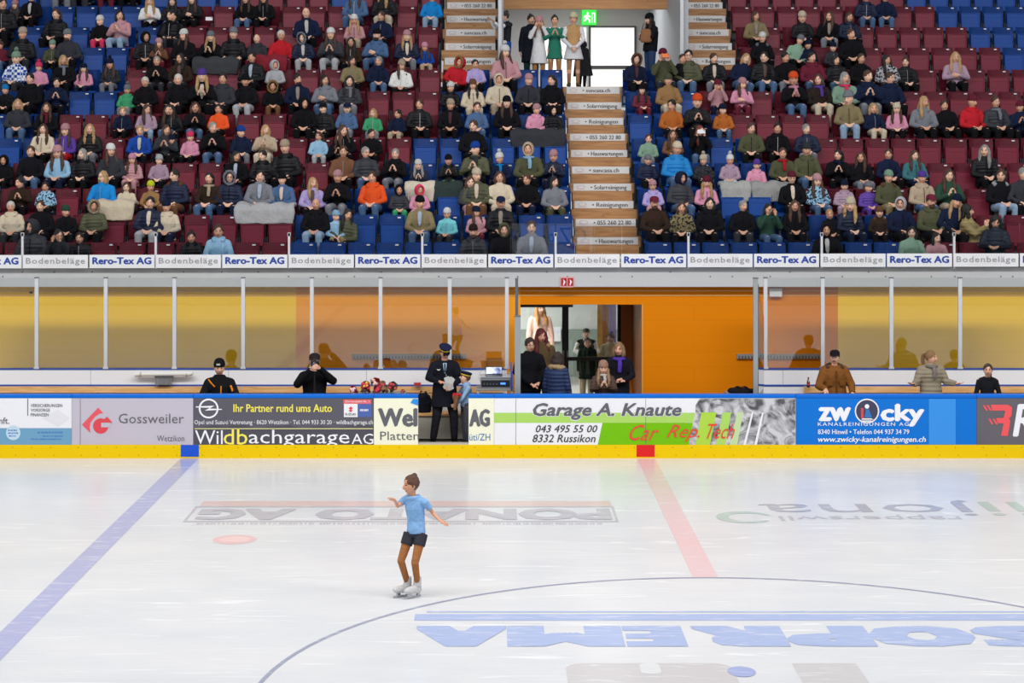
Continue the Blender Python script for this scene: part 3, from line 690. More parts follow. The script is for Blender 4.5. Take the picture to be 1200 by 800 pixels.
def script_word(s, x0, y0, x1, y1): put(text_on_wall(s, x0, y0, x1, y1, D2 - .002, mat('print_script_red', 'e0402c', rough=.5), bold=.0, shear=.55))
script_word('Car', 737.5, 497.5, 772, 516); script_word('Rep.', 781, 497.5, 820, 517.5); script_word('Tech', 828, 496.5, 861, 514)
for xs_ in (604.3, 756.5): put(flat_on_wall([(xs_, 467), (xs_ + .4, 467), (xs_ + .4, 521), (xs_, 521)], D1, grey_txt, None, 'board_seam'))
# 6 blue
AB = mat('ad_blue', '0a70cc', rough=.45, spec=.2)
r, put = board(932.5, 1144.5, 'board section, bright blue with white lettering and round emblem', AB)
put_all(put, text_on_wall('zw', 959.5, 478, 997, 492.5, D1, wh_txt, fat=1.6), text_on_wall('cky', 1032, 474, 1083, 498.5, D1, wh_txt, fat=1.6),
        flat_on_wall(disc_pts(1016, 481.5, 14.3, ry=14.6, a0=0, a1=360), D1, wh_txt, None, 'round_emblem'), flat_on_wall(disc_pts(1016, 481.5, 12.8, ry=13), D2, mat('emblem_dark', '3b3a52', rough=.5), None, 'round_emblem_centre'),
        flat_on_wall([(1009, 478), (1012, 478), (1012, 490), (1009, 490)], D2 - .002, rd_txt, None, 'emblem_figure'), flat_on_wall(disc_pts(1016, 476, 2.6), D2 - .002, wh_txt, None, 'emblem_figure'),
        flat_on_wall([(1015, 479), (1018, 479), (1022, 489), (1013, 489)], D2 - .002, bl_txt, None, 'emblem_figure'), flat_on_wall([(1011, 490), (1021, 490), (1024, 491.5), (1009, 491.5)], D2 - .003, wh_txt, None, 'emblem_water'), flat_on_wall([(1009, 492.5), (1022, 492.5), (1020, 494), (1012, 494)], D2 - .003, wh_txt, None, 'emblem_water'),
        text_on_wall('KANALREINIGUNGEN AG', 958.5, 494.7, 1065, 498.8, D1, wh_txt, bold=.01, space=1.25), text_on_wall('8340 Hinwil • Telefon 044 937 34 79', 958.5, 503, 1065.5, 508.5, D1, wh_txt, bold=.02), text_on_wall('www.zwicky-kanalreinigungen.ch', 958.5, 511.5, 1085, 519.5, D1, wh_txt, bold=.03, shear=.2),
        flat_on_wall([(1088.5, 467.3), (1120, 467.3), (1120, 520.7), (1088.5, 520.7)], D1, mat('ad_lighter_blue', '2f8de0', rough=.4), None, 'colour_field'))
# 7 dark with red letter
r, put = board(1144.5, 1270, 'board section, dark grey with a slanted red letter', mat('ad_charcoal', '605c62', rough=.4, noise_amt=.1, noise_scale=2))
R_ = mat('ad_coral', 'ea5358', rough=.5)
put_all(put, flat_on_wall([(1161, 474), (1181, 474), (1186, 477), (1185.5, 487), (1182.5, 490), (1184, 493), (1181, 510.5), (1173, 510.5), (1176, 496), (1169, 495.5), (1167.5, 489.5), (1176, 489.5), (1178, 481), (1163, 481)], D1, R_, None, 'red_letter'),
        flat_on_wall([(1151.5, 474.5), (1154, 474.5), (1158, 481), (1155.5, 481)], D1, R_, None, 'letter_streak'), flat_on_wall([(1156, 474.5), (1158.5, 474.5), (1162.5, 481), (1160, 481)], D1, R_, None, 'letter_streak'),
        flat_on_wall([(1158, 490.5), (1160.5, 490.5), (1164.5, 497), (1162, 497)], D1, R_, None, 'letter_streak'), flat_on_wall([(1163, 490.5), (1165.5, 490.5), (1169.5, 497), (1167, 497)], D1, R_, None, 'letter_streak'),
        text_on_wall('R', 1187, 474, 1212, 510.5, D1, wh_txt, bold=.03, shear=.2, fat=1.2))
# line markers on the kick plates
for px, col, nm in ((222.5, '0c50c8', 'blue_line_marker'), (756.5, 'd80d12', 'red_line_marker')):
    X_ = (px - VX) * BRD / F
    o = bx(nm, X_ - .142, X_ + .142, BRD - .010, BRD - .006, .025, .211, mat(nm, col, rough=.4))
    par = [b for b in bpy.data.objects if b.name.startswith('dasher_board') and any(c.name.startswith('kick_plate') and c.bound_box[0][0] <= X_ <= c.bound_box[6][0] for c in b.children)][0]
    o.parent = par; o.matrix_parent_inverse = Matrix.Translation(-par.location)
# near side of the rink
nb = bx('near_board', -26, 26, 3.0, 3.1, 0, 1.1, mat('near_board_white', 'c9cbd0', rough=.5)); tag(nb, kind='structure')
root = empty('banner_stand', (1.9, 2.9, 0)); tag(root, 'white club banner with blue letters hanging at the near boards', 'banner')
def pb(o): o.parent = root; o.matrix_parent_inverse = Matrix.Translation(-root.location)
pb(bx('banner_cloth', .56, 3.2, 2.88, 2.895, 1.56, 2.53, mat('banner_white', 'e2e6ea', rough=.7)))
for x in (.5, 3.24): pb(bx('banner_pole', x, x + .04, 2.86, 2.90, 0, 2.56, mat('steel', 'a8abad')))
def back_text(s_, X0, X1, z0, z1, m, bold=.02):
    me, a, b_, c, e = text_raw(s_, 0, 0, 1.0); me = me.copy()
    for v in me.vertices: v.co = (X1 - (v.co.x - a) / (b_ - a) * (X1 - X0), 2.90, z0 + (v.co.y - c) / (e - c) * (z1 - z0))
    me.materials.clear(); me.materials.append(m); pb(new_obj('banner_lettering', me))
BLK_ = mat('banner_ink', '20222a'); BLU_ = mat('banner_blue', '1c3c8c')
back_text('EISLAUFCLUB', .62, 1.66, 1.96, 2.12, BLK_); back_text('OZ', 2.1, 3.0, 1.85, 2.40, BLU_, .0); back_text('o', 1.75, 1.95, 1.9, 2.2, BLU_, .0)
bm = bmesh.new(); f_ = ngon(bm, [V((x, 2.90, z)) for x, z in ((1.75, 1.80), (2.2, 1.84), (2.7, 1.62), (3.1, 1.58), (3.1, 1.9), (2.8, 1.75), (2.3, 1.92), (2.0, 1.86))]); bmesh.ops.triangulate(bm, faces=[f_]); pb(new_obj('banner_figure', bm, None, mat('banner_orange', 'c0502c')))
nw = bx('wall_near_added', -26, 26, -9.2, -9, 0, 4.6, mat('near_wall_dark', '35363a', rough=.8)); tag(nw, kind='structure')  # unseen dark wall, added so the balustrade glass reflects less of the bright world
nf = bx('near_walkway', -26, 26, -9, 3.0, -.12, -.002, mat('walkway_grey', '6e6e70', rough=.7)); tag(nf, kind='structure')

# ------------------------------------------------------------------ officials' box, benches, shields
bf = bx('floor_box', -26, 26, 28.14, 33.2, -.1, .05, mat('rubber_floor', '57534f', rough=.85)); tag(bf, kind='structure')
WBACK = 29.8
wp = mat('box_white', 'ebebee', rough=.4)
def back_wall(px0, px1, label):
    X0, X1 = (px0 - VX) * WBACK / F, (px1 - VX) * WBACK / F
    root = empty('box_back_wall', ((X0 + X1) / 2, WBACK, .05)); tag(root, label, 'low wall', 'low white walls behind the benches')
    for nm, z0, z1, y0, m in (('wall_panel', .05, 1.17, WBACK, wp), ('top_trim', 1.17, 1.195, WBACK - .01, DBLU), ('lower_trim', .895, .925, WBACK - .012, DBLU)):
        o = bx(nm, X0, X1, y0, WBACK + .05, z0, z1, m); o.parent = root; o.matrix_parent_inverse = Matrix.Translation(-root.location)
    bm = bmesh.new()
    s = X0 + .35
    while s < X1: box(bm, s - .003, s + .003, WBACK - .002, WBACK, .93, 1.17); s += 2.3
    o = new_obj('panel_joint', bm, root, mat('joint_grey', '9a9ca0')); o.matrix_parent_inverse = Matrix.Translation(-root.location)
back_wall(-80, 594, 'low white wall behind the bench beside the officials gate'); back_wall(893, 1290, 'low white wall behind the people in parkas')
BW = wood_mat('bench_wood', 'd09a58', 'ecc089')
def bench(px0, px1, label):
    X0, X1 = (px0 - VX) * 29.6 / F, (px1 - VX) * 29.6 / F
    root = empty('bench', ((X0 + X1) / 2, 29.5, .05)); tag(root, label, 'bench', 'long wooden benches in the boxes')
    def put(o): o.parent = root; o.matrix_parent_inverse = Matrix.Translation(-root.location)
    put(bx('backrest', X0, X1, 29.72, 29.76, .80, .90, BW)); put(bx('backrest', X0, X1, 29.71, 29.75, .70, .785, BW)); put(bx('seat', X0, X1, 29.38, 29.74, .46, .50, BW, bev=.006))
    put(bx('bench_front', X0, X1, 29.42, 29.45, .08, .46, mat('bench_grey', 'aaa598', rough=.6)))
    x = X0 + .3
    while x < X1:
        put(bx('upright', x, x + .04, 29.762, 29.783, .05, .89, mat('steel', 'a8abad', rough=.4, metal=.6))); x += 2.4
bench(-80, 590, 'long wooden bench running past the officials gate'); bench(944, 1290, 'wooden bench behind the people in parkas')
# glass shields with posts
GLS = glass_mat('shield_glass', tint=(.97, .985, .98, 1), ior=1.5, boost=2.9)
ALU = mat('aluminium', 'd4d6da', rough=.35, metal=.25)
def post(name, px, d, py0, py1, wpx, label, m=ALU, grp=None, z0=None):
    p0, p1 = P(px, py0, d), P(px, py1, d); w = wpx * d / F / 2
    root = empty(name, (p0.x, d, p1.z)); tag(root, label, 'post', grp)
    zb = p1.z if z0 is None else z0
    for nm, a in (('post_profile', (p0.x - w, p0.x + w, d - .02, d + .03, zb, p0.z)), ('post_cap', (p0.x - w * 1.15, p0.x + w * 1.15, d - .025, d + .035, p0.z, p0.z + .02)), ('post_foot', (p0.x - w * 1.4, p0.x + w * 1.4, d - .028, d + .04, zb, zb + .03))):
        o = bx(nm, *a, m if nm != 'post_cap' else mat('post_cap', '6a6c70', rough=.4), bev=.004 if nm == 'post_profile' else 0); o.parent = root; o.matrix_parent_inverse = Matrix.Translation(-root.location)
    return root
ordn = ['first', 'second', 'third', 'fourth', 'fifth', 'sixth', 'seventh', 'eighth', 'ninth', 'tenth', 'eleventh', 'twelfth', 'thirteenth', 'fourteenth', 'fifteenth', 'sixteenth', 'seventeenth', 'eighteenth', 'nineteenth', 'twentieth']
for t_ in ('first second third fourth fifth sixth seventh eighth ninth').split(): ordn.append('twenty-' + t_)
ordn.append('thirtieth')
for t_ in ('first second third fourth fifth sixth seventh eighth ninth').split(): ordn.append('thirty-' + t_)
PX = [-37, 43, 124, 204.5, 285, 365.5, 446, 527, 594]
for i, px in enumerate(PX):
    if 0 < px < 590: post('shield_post', px, WBACK, 326, 432, 4.4, f'white upright between glass shields, {ordn[i-1]} from the photo\'s left edge', grp='shield posts')
    elif px > 590: post('shield_post', px, WBACK, 326, 432, 4.4, 'white upright at the end of the long shields beside the equipment rack', grp='shield posts')
PX2 = [897, 964, 1044.5, 1125, 1206]
for i, px in enumerate(PX2):
    if px < 1200: post('shield_post', px, WBACK, 326, 432, 4.4, ['white upright at the shield end beside the grey sliding frame', 'white upright behind the man in the brown parka', 'white upright between brown parka and beige puffer jacket', 'white upright above the girl in black'][i], grp='shield posts')
gi = 0
shl = ['glass shield at the photo\'s left edge', 'glass shield, second from the left edge', 'glass shield above the white tube and clear box', 'glass shield above the man in black and orange', 'glass shield left of the photographer, half yellow behind', 'glass shield right behind the photographer', 'glass shield left of the uniformed man, plush toys below', 'short glass shield above the boy and laptop']
shr = ['short glass shield with small white box on the wall behind', 'glass shield behind the brown parka', 'glass shield behind the woman in beige puffer', 'glass shield at the photo\'s right edge']
for lst, lb in ((PX, shl), (PX2, shr)):
    for a, b_, l in zip(lst, lst[1:], lb):
        X0, X1 = (a - VX) * WBACK / F + .035, (b_ - VX) * WBACK / F - .035
        o = bx('glass_shield', X0, X1, WBACK + .004, WBACK + .016, 1.195, 2.70, GLS); tag(o, l, 'glass shield', 'glass shields behind the boxes')
# gate frames
GREYM = mat('frame_grey', '9a9fa0', rough=.4, metal=.3)
post('gate_post', 606.5, 28.35, 371, 461.5, 7, 'wide grey steel post between laptop rack and open corridor', GREYM, z0=.05)
post('gate_post', 605.5, 28.6, 327, 461.5, 3.4, 'thin dark-edged upright rising behind the wide grey post', mat('frame_dark', '565a5c', rough=.5), z0=.05)
post('gate_post', 885.5, 28.35, 326.5, 461.5, 5.5, 'tall grey upright closing the corridor beside the black bag', GREYM, z0=.05)
post('gate_post', 892, 29.2, 371, 461, 5, 'shorter grey upright next to the white shield end', mat('frame_grey_light', 'b4b8b8', rough=.4, metal=.3), z0=.05)
bm = bmesh.new(); a0, a1 = P(888, 326, 28.4), P(894, 371, 29.2)
xa, xb = (888 - VX) * 28.4 / F, (894.5 - VX) * 29.2 / F
ngon(bm, [V((xa, 28.4, 2.7)), V((xb, 29.2, 2.1)), V((xb, 29.2, .95)), V((xa, 28.4, .95))]); bmesh.ops.solidify(bm, geom=bm.faces[:], thickness=.012)
tag(new_obj('side_shield', bm, None, GLS), 'angled side glass beside the grey corridor uprights', 'glass shield')
tag(bx('trim_1', (598 - VX) * 29.5 / F, (600 - VX) * 29.5 / F, 28.5, 29.8, 1.0, 1.3, DBLU), kind='structure')

# ------------------------------------------------------------------ wall under the stand, door recess, lobby
WY = 30.97
def panel_mat(name, c1, c2):
    m = bpy.data.materials.new(name); m.use_nodes = True; nt = m.node_tree; b = nt.nodes['Principled BSDF']
    tc = nt.nodes.new('ShaderNodeTexCoord'); br = nt.nodes.new('ShaderNodeTexBrick')
    mp = nt.nodes.new('ShaderNodeMapping'); mp.inputs['Rotation'].default_value = (math.radians(90), 0, 0)
    br.inputs['Color1'].default_value = C(c1); br.inputs['Color2'].default_value = C(c1); br.inputs['Mortar'].default_value = C(c2)
    br.inputs['Scale'].default_value = 1; br.inputs['Mortar Size'].default_value = .003; br.inputs['Brick Width'].default_value = 2.3; br.inputs['Row Height'].default_value = .27
    nt.links.new(tc.outputs['Object'], mp.inputs[0]); nt.links.new(mp.outputs[0], br.inputs['Vector'])
    nt.links.new(br.outputs['Color'], b.inputs['Base Color']); b.inputs['Roughness'].default_value = .5; b.inputs['Specular IOR Level'].default_value = .1
    return m
OR, OY = panel_mat('wall_orange', 'e28304', 'd47804'), panel_mat('wall_yellow', 'fccb34', 'eebc28'); OL = panel_mat('wall_orange_lit', 'f6a024', 'e6941c')  # OL: same orange paint, brightened in colour for light lost behind the shields
ORT = mat('orange_light', 'e3a045', rough=.5)
xw = lambda px: (px - VX) * WY / F
def st(name, *a, **k): o = bx(name, *a, **k); tag(o, kind='structure'); return o
st('wall_yellow_left', -26, xw(347), WY, WY + .05, 0, 2.55, OY); st('wall_orange_left', xw(347), xw(610), WY, WY + .05, 0, 2.55, OL)
st('wall_orange_header', xw(610), xw(752), WY, WY + .05, 2.16, 2.55, OR); st('wall_orange_middle', xw(752), xw(982), WY, WY + .05, 0, 2.55, OR); st('wall_yellow_right', xw(982), 26, WY, WY + .05, 0, 2.55, OY)
st('trim_2', -26, 26, WY - .012, WY, 2.39, 2.41, mat('wood_lath', 'e0b070', rough=.6)); st('trim_3', -26, 26, WY - .012, WY, 2.31, 2.33, mat('wood_lath_light', 'dca45a', rough=.6)); st('trim_4', xw(752), xw(753.5), WY - .012, WY, .05, 2.16, ORT)
# recess
RD = 33.2
xr = lambda px: (px - VX) * RD / F
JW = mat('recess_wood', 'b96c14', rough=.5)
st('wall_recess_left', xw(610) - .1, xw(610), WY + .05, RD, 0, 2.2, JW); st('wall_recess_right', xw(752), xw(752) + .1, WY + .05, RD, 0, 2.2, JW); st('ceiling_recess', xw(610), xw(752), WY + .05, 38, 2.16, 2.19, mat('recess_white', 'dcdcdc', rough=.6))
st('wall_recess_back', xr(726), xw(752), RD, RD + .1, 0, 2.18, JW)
DF = mat('door_frame_dark', '2b2a2c', rough=.4)
DG = glass_mat('door_glass', tint=(.95, .97, .97, 1), ior=1.45, boost=1.5)
def door(i, p0, p1, hinge):
    root = empty(f'door_{i}', (xr(p0), RD, .05)); tag(root, kind='structure')
    def put(o): o.parent = root; o.matrix_parent_inverse = Matrix.Translation(-root.location); return o
    X0, X1 = xr(p0), xr(p1); s = .06
    bm = bmesh.new(); box(bm, X0, X0 + s, RD, RD + .06, .05, 2.17); box(bm, X1 - s, X1, RD, RD + .06, .05, 2.17); box(bm, X0 + s, X1 - s, RD, RD + .06, 2.12, 2.17); box(bm, X0 + s, X1 - s, RD, RD + .06, .05, .13); box(bm, X0 + s, X1 - s, RD, RD + .06, .93, 1.0)
    put(new_obj('door_frame', bm, None, DF)); put(bx('door_glass', X0 + s, X1 - s, RD + .02, RD + .035, .13, 2.12, DG))
    put(bx('door_handle', X0 + .02 if hinge else X1 - .05, X0 + .05 if hinge else X1 - .02, RD - .06, RD, 1.0, 1.12, GREYM))
door(1, 606, 662.5, False); door(2, 662.5, 727.5, True)
st('wall_lobby_back', -3, 6, 38, 38.1, 0, 2.3, mat('lobby_wall', 'd2d6d2', rough=.6)); st('floor_lobby', -3, 6, RD, 38, -.05, .05, mat('lobby_floor', 'b9b7ae', rough=.5)); st('ceiling_lobby', -3, 6, RD + .1, 38.1, 2.31, 2.4, mat('recess_white', 'dcdcdc'))
st('wall_lobby_left', -3, -2.9, RD, 38, 0, 2.3, mat('lobby_wall', 'd2d6d2')); st('wall_lobby_right', 3.3, 3.4, RD, 38, 0, 2.3, mat('lobby_wall', 'd2d6d2'))
d_ = 37.9
st('trim_5', -2.8, 3.2, d_, d_ + .08, .05, 1.05, mat('lobby_dado', '8d9a92', rough=.6))
for px0, px1, col, lb in ((700, 706, 'c9a25a', 'narrow gold curtain strip in the lobby'), (706, 713, 'a8744a', 'narrow brown curtain strip in the lobby'), (713, 722, '8a7ca0', 'narrow violet curtain strip in the lobby')):
    Xa, Xb = (px0 - VX) * 36.5 / F, (px1 - VX) * 36.5 / F
    bm = bmesh.new(); n = 10
    fr = [bm.verts.new((Xa + (Xb - Xa) * k / n, 36.5 + .02 * (k % 2), z)) for z in (.5, 2.25) for k in range(n + 1)]
    for k in range(n): bm.faces.new((fr[k], fr[k + 1], fr[n + 2 + k], fr[n + 1 + k]))
    bmesh.ops.solidify(bm, geom=bm.faces[:], thickness=.01)
    tag(new_obj('curtain', bm, None, mat('curtain_' + col, col, rough=.8, noise_amt=.3, noise_scale=9)), lb, 'curtain', 'hanging strips in the lobby')
p = P(645, 397, 37.8); o = bx('notice', p.x - .1, p.x + .22, 37.8, 37.85, p.z - .05, p.z + .25, mat('paper', 'e8e8ea')); tag(o, 'white notice on the lobby wall behind the glass door', 'notice')

# grey slotted ventilation strips and other wall things
def vent(px0, px1, label):
    X0, X1 = xw(px0), xw(px1); root = empty('wall_vent', ((X0 + X1) / 2, WY, 1.2)); tag(root, label, 'vent', 'grey slotted strips on the wall')
    z0, z1 = P(0, 420, WY).z, P(0, 414.5, WY).z
    o = bx('vent_body', X0, X1, WY - .05, WY, z0, z1, mat('vent_grey', '8e8e8c', rough=.5)); o.parent = root; o.matrix_parent_inverse = Matrix.Translation(-root.location)
    bm = bmesh.new(); x = X0 + .03
    while x < X1 - .03: box(bm, x, x + .022, WY - .056, WY - .05, z0 + .004, z0 + .05); x += .055
    o = new_obj('vent_slots', bm, root, mat('vent_dark', '4a4a4a')); o.matrix_parent_inverse = Matrix.Translation(-root.location)
vent(413, 546, 'long grey slotted strip on the orange wall behind the uniformed man'); vent(863, 961, 'grey slotted strip on the orange wall near the white box')
def thing_box(name, px0, py0, px1, py1, d, depth, m, label, cat, group=None, bev=.006):
    a, b_ = P(px0, py0, d), P(px1, py1, d); o = bx(name, a.x, b_.x, d, d + depth, b_.z, a.z, m, bev=bev); tag(o, label, cat, group); return o
root = empty('wall_box', P(909, 343, WY - .1)); tag(root, 'small white box on the orange wall near the shield end', 'box')
for nm, c_ in (('box_body', (902, 338.5, 916.5, 347.5, .1)), ('box_lid', (901.5, 337.6, 917, 339, .104))):
    a, b_ = P(c_[0], c_[1], WY - .1), P(c_[2], c_[3], WY - .1); o = bx(nm, a.x, b_.x, WY - c_[4], WY - .001, b_.z, a.z, mat('plastic_white', 'dddddc', rough=.4)); o.parent = root; o.matrix_parent_inverse = Matrix.Translation(-root.location)
o = thing_box('wall_box', 571, 419.5, 589, 430, WY - .08, .07, mat('wood_box', 'c07a1c'), 'orange wooden box on the wall above the laptop', 'box')

# ------------------------------------------------------------------ balcony front of the stand
FY = 30.75
st('wall_balcony_front', -26, 26, FY, FY + .2, P(0, 336, FY).z, 2.81, mat('concrete', 'bfc1c3', rough=.7, noise_amt=.05, noise_scale=2))
bm = bmesh.new()
for k in range(60): 
    x = -14 + k * .55 + random.uniform(-.2, .2); z = random.choice((2.74, 2.66)); box(bm, x - .012, x + .012, FY - .004, FY, z - .012, z + .012)
st_ = new_obj('trim_6', bm, None, mat('anchor_dark', '6c6f72')); tag(st_, kind='structure')
def toilet_sign():
    root = empty('restroom_sign', P(664.5, 331, FY - .03)); tag(root, 'small red double symbol sign on the grey balcony front', 'sign')
    def put(o): o.parent = root; o.matrix_parent_inverse = Matrix.Translation(-root.location)
    a, b_ = P(656.5, 324.5, FY - .03), P(672.5, 336.5, FY - .03)
    put(bx('sign_back', a.x, b_.x, FY - .03, FY - .001, b_.z, a.z, mat('sign_edge', 'd9a0a0')))
    for x in (657.5, 665.2):
        put(flat_on_wall([(x, 325.7), (x + 6.6, 325.7), (x + 6.6, 335), (x, 335)], FY - .032, mat('sign_red', 'b01822', rough=.4), None, 'sign_field'))
        put(flat_on_wall([(x + 2.4, 326.8), (x + 5.2, 330), (x + 3.2, 334.2), (x + 2.2, 334.2), (x + 3, 330)], FY - .035, wh_txt, None, 'sign_symbol'))
toilet_sign()
# advertising strips
SGN = mat('strip_white', 'e4e5e8', rough=.4); SGB = mat('strip_print_blue', '173f9c', rough=.5); SGG = mat('strip_print_grey', '96989c', rough=.5); SGR = mat('strip_hatch', 'd8ccd0', rough=.5)
FS = 30.62
k = 0
side_words = {}
for i in range(-1, 16):
    x0 = 27.3 + i * 77.9 - .5; x1 = x0 + 76.2; blue = i % 2 == 1
    if x0 > 1210: break
    root = empty('advertising_strip', P((x0 + x1) / 2, 313, FS))
    n_ = i + 2
    tag(root, f'white strip on the balcony with {"blue" if blue else "grey"} lettering, {ordn[n_-1]} along from the left edge', 'sign', 'advertising strips on the balcony')
    def put(o): o.parent = root; o.matrix_parent_inverse = Matrix.Translation(-root.location)
    dy = -2.0 * ((x0 + x1) / 2 / 1200) + .5
    a, b_ = P(x0, 298.3 + dy, FS), P(x1, 313.8 + dy, FS)
    put(bx('strip_board', a.x, b_.x, FS, FS + .02, b_.z, a.z, SGN))
    if blue: put(text_on_wall('Rero-Tex AG', x0 + 3.5, 301.3 + dy, x1 - 3.5, 309 + dy, FS - .003, SGB, fat=.55))
    else:
        put(text_on_wall('Bodenbeläge', x0 + 3.5, 301.8 + dy, x1 - 3.5, 310.5 + dy, FS - .004, SGG, bold=.015, space=1.12))
        bm = bmesh.new()
        for q in range(13):
            xx = x0 + 18 + q * 3; ngon(bm, [P(xx, 312.5 + dy, FS - .002), P(xx + .5, 312.5 + dy, FS - .002), P(xx + 6.5, 299.2 + dy, FS - .002), P(xx + 6, 299.2 + dy, FS - .002)])
        put(new_obj('hatching', bm, None, SGR))
# balustrade glass and posts
BG = glass_mat('balustrade_glass', tint=(.93, .94, .95, 1), ior=1.5, boost=1.5)
bp = [27, 183, 339, 495, 651, 806.5, 962.5, 1117.5]
GD_ = FS + .10
for i, px in enumerate(bp):
    a = P(px, 273, GD_); root = empty('balustrade_post', (a.x, GD_ - .05, 2.8)); tag(root, f'slim metal balustrade post, {ordn[i]} from the left edge', 'post', 'balustrade posts')
    for nm, (w, z0, z1) in (('post_bar', (.018, 2.80, a.z)), ('post_clamp', (.026, a.z - .05, a.z + .01))):
        o = bx(nm, a.x - w, a.x + w, GD_ - .05, GD_ - .015, z0, z1, ALU); o.parent = root; o.matrix_parent_inverse = Matrix.Translation(-root.location)
allp = [-129] + bp + [1273]
mids = sorted(allp + [(a + b_) / 2 for a, b_ in zip(allp, allp[1:])])
for i, (a, b_) in enumerate(zip(mids, mids[1:])):
    if b_ < 0 or a > 1200: continue
    X0, X1 = (a - VX) * GD_ / F + .01, (b_ - VX) * GD_ / F - .01
    o = bx('balustrade_glass', X0, X1, GD_, GD_ + .012, 2.81, P(0, 261.8 - (a + b_) / 2 / 1200 * 1.5 + .5, GD_).z, BG); tag(o, f'clear balustrade pane above the strips, {ordn[i]} along from the left edge', 'glass pane', 'balustrade panes')

# ------------------------------------------------------------------ terraces and stairs
TAGZ = [3.153, 3.61, 4.077, 4.551, 5.03, 5.515, 6.004, 6.495, 7.007, 7.5, 8.02, 8.53, 9.05, 9.57]
ROWD = lambda r: 31.75 + .8 * r
ZF = [z - .82 for z in TAGZ]
def zf(t):
    i = int(min(max(math.floor(t), 0), 12)); return ZF[i] + (ZF[i + 1] - ZF[i]) * (t - i)
CONC = mat('terrace_concrete', '55565a', rough=.85, noise_amt=.1, noise_scale=4)
SX0, SX1 = 1.42, 2.66          # central stairs
LX0, LX1, RX0, RX1 = -1.16, .06, 4.08, 5.22     # upper flights
for r in range(12):
    d0, d1 = ROWD(r) - .72, ROWD(r) + .08; z1 = ZF[r]; z0 = z1 - .75 if r else z1 - .12
    spans = [(-20, SX0 - .03), (SX1 + .03, 20)] if r < 8 else [(-20, LX0 - .03), (RX1 + .03, 20)]
    for a, b_ in spans: st('floor_terrace', a, b_, d0 if r else 31.03, d1, z0, z1, CONC)
WSTEP = wood_mat('step_wood', '8f6238', 'b98a58', scale=(1.0, 10, 10)); SB = mat('step_sign', 'd4d5d6', rough=.45); SBL = mat('step_sign_edge', 'a8a9aa', rough=.45); SP = mat('step_print', '56585c', rough=.6)
words5 = ['suncasa.ch', 'Solarreinigung', 'Reinigungen', '055 260 22 80', 'Hauswartungen']
LOGO = mat('step_logo_red', 'b9888c', rough=.6)
LZ_ = zf(8)
def stairs(X0, X1, t_top, t_bot, first_word, label, landing=None):
    """three steps to a row; every other riser carries a printed strip"""
    n = round((t_top - t_bot) * 3); root = empty('stairs', ((X0 + X1) / 2, ROWD(t_bot), zf(t_bot))); tag(root, label, 'stairs', 'wooden stairs with printed risers')
    def put(o, p=None):
        q = p or root
        o.parent = q; o.matrix_parent_inverse = Matrix.Translation(-root.location) if q is root else Matrix.Identity(4); return o
    w = 0
    for k in range(n):
        t = t_top - k / 3; z1, z0 = zf(t), zf(t - 1 / 3); y = 31.0 + .8 * t
        wide = (k % 3 == 0)
        e = .0 if wide else .05
        put(bx('step', X0 + e, X1 - e, y + (.06 if t < .5 else 0), y + .5, z0 - .03, z1, WSTEP, bev=.004))
        if k % 2 == 0:
            a = bx('riser_strip', X0 + .08, X1 - .05, y - .006, y - .001, z0 + .02, z1 - .005, SB); put(a)
            wd = words5[(first_word + w) % 5]; w += 1
            ya = y - .009; sp = F / ya; zc = (z0 + .02 + z1 - .005) / 2; W = X1 - X0 - .13; xs0 = X0 + .08
            me, ax, bx_, cy, ey = text_raw('• ' + wd, 0, 0, 1.0)
            me = me.copy(); wid = W * (.62 if len(wd) > 11 else .60 if wd[0] in 'R0' else .52); hh = .085
            cap_top = .73; 
            for v in me.vertices:
                v.co = (xs0 + W * .30 + (v.co.x - ax) / (bx_ - ax) * wid, ya, zc + (v.co.y - .36) * .115)
            me.materials.clear(); me.materials.append(SP); bm = bmesh.new()
            for q, dx in enumerate((-.0035, 0, .0035)): b0 = len(bm.verts); bm.from_mesh(me); bm.verts.ensure_lookup_table(); bmesh.ops.translate(bm, vec=V((dx, -.0004 * q, 0)), verts=bm.verts[b0:])
            bm.to_mesh(me); bm.free(); put(new_obj('printed_word', me))
            bm = bmesh.new(); prev = None; cx, cz = xs0 + W * .13, zc
            for q in range(19):
                an = 2 * math.pi * q / 18; pr = [bm.verts.new((cx + rr * math.cos(an), ya, cz + rr * .42 * math.sin(an) + .006)) for rr in (.068, .078)]
                if prev: bm.faces.new((prev[0], pr[0], pr[1], prev[1]))
                prev = pr
            ngon(bm, [V((cx - .08, ya, cz - .044)), V((cx + .08, ya, cz - .044)), V((cx + .08, ya, cz - .038)), V((cx - .08, ya, cz - .038))])
            put(new_obj('printed_logo', bm, None, LOGO))
    return root
stairs(SX0, SX1, 8, .0, 0, 'central wooden stairs with white printed risers below the landing')
stairs(LX0, LX1, 12.6667, 8.0, 2, 'upper wooden stairs left of the landing opening')
stairs(RX0, RX1, 12.6667, 8.0, 2, 'upper wooden stairs right of the landing opening')

for a, b_ in ((LX0 - .04, LX1 + .01), (RX0 - .02, RX1 + .04)): st('floor_terrace', a, b_, 37.43, 37.78, LZ_ - .8, LZ_, CONC)
st('wall_stair_back_left', LX0, LX1, 41.75, 41.9, 7, 14, mat('back_dark', '2c2c30', rough=.8)); st('wall_stair_back_right', RX0, RX1, 41.75, 41.9, 7, 14, mat('back_dark', '2c2c30', rough=.8))
st('wall_stand_back_left', -26, LX0, ROWD(12) - .1, ROWD(12) + .1, 7, 14, mat('back_dark', '2c2c30', rough=.8)); st('wall_stand_back_right', RX1, 26, ROWD(12) - .1, ROWD(12) + .1, 7, 14, mat('back_dark', '2c2c30'))
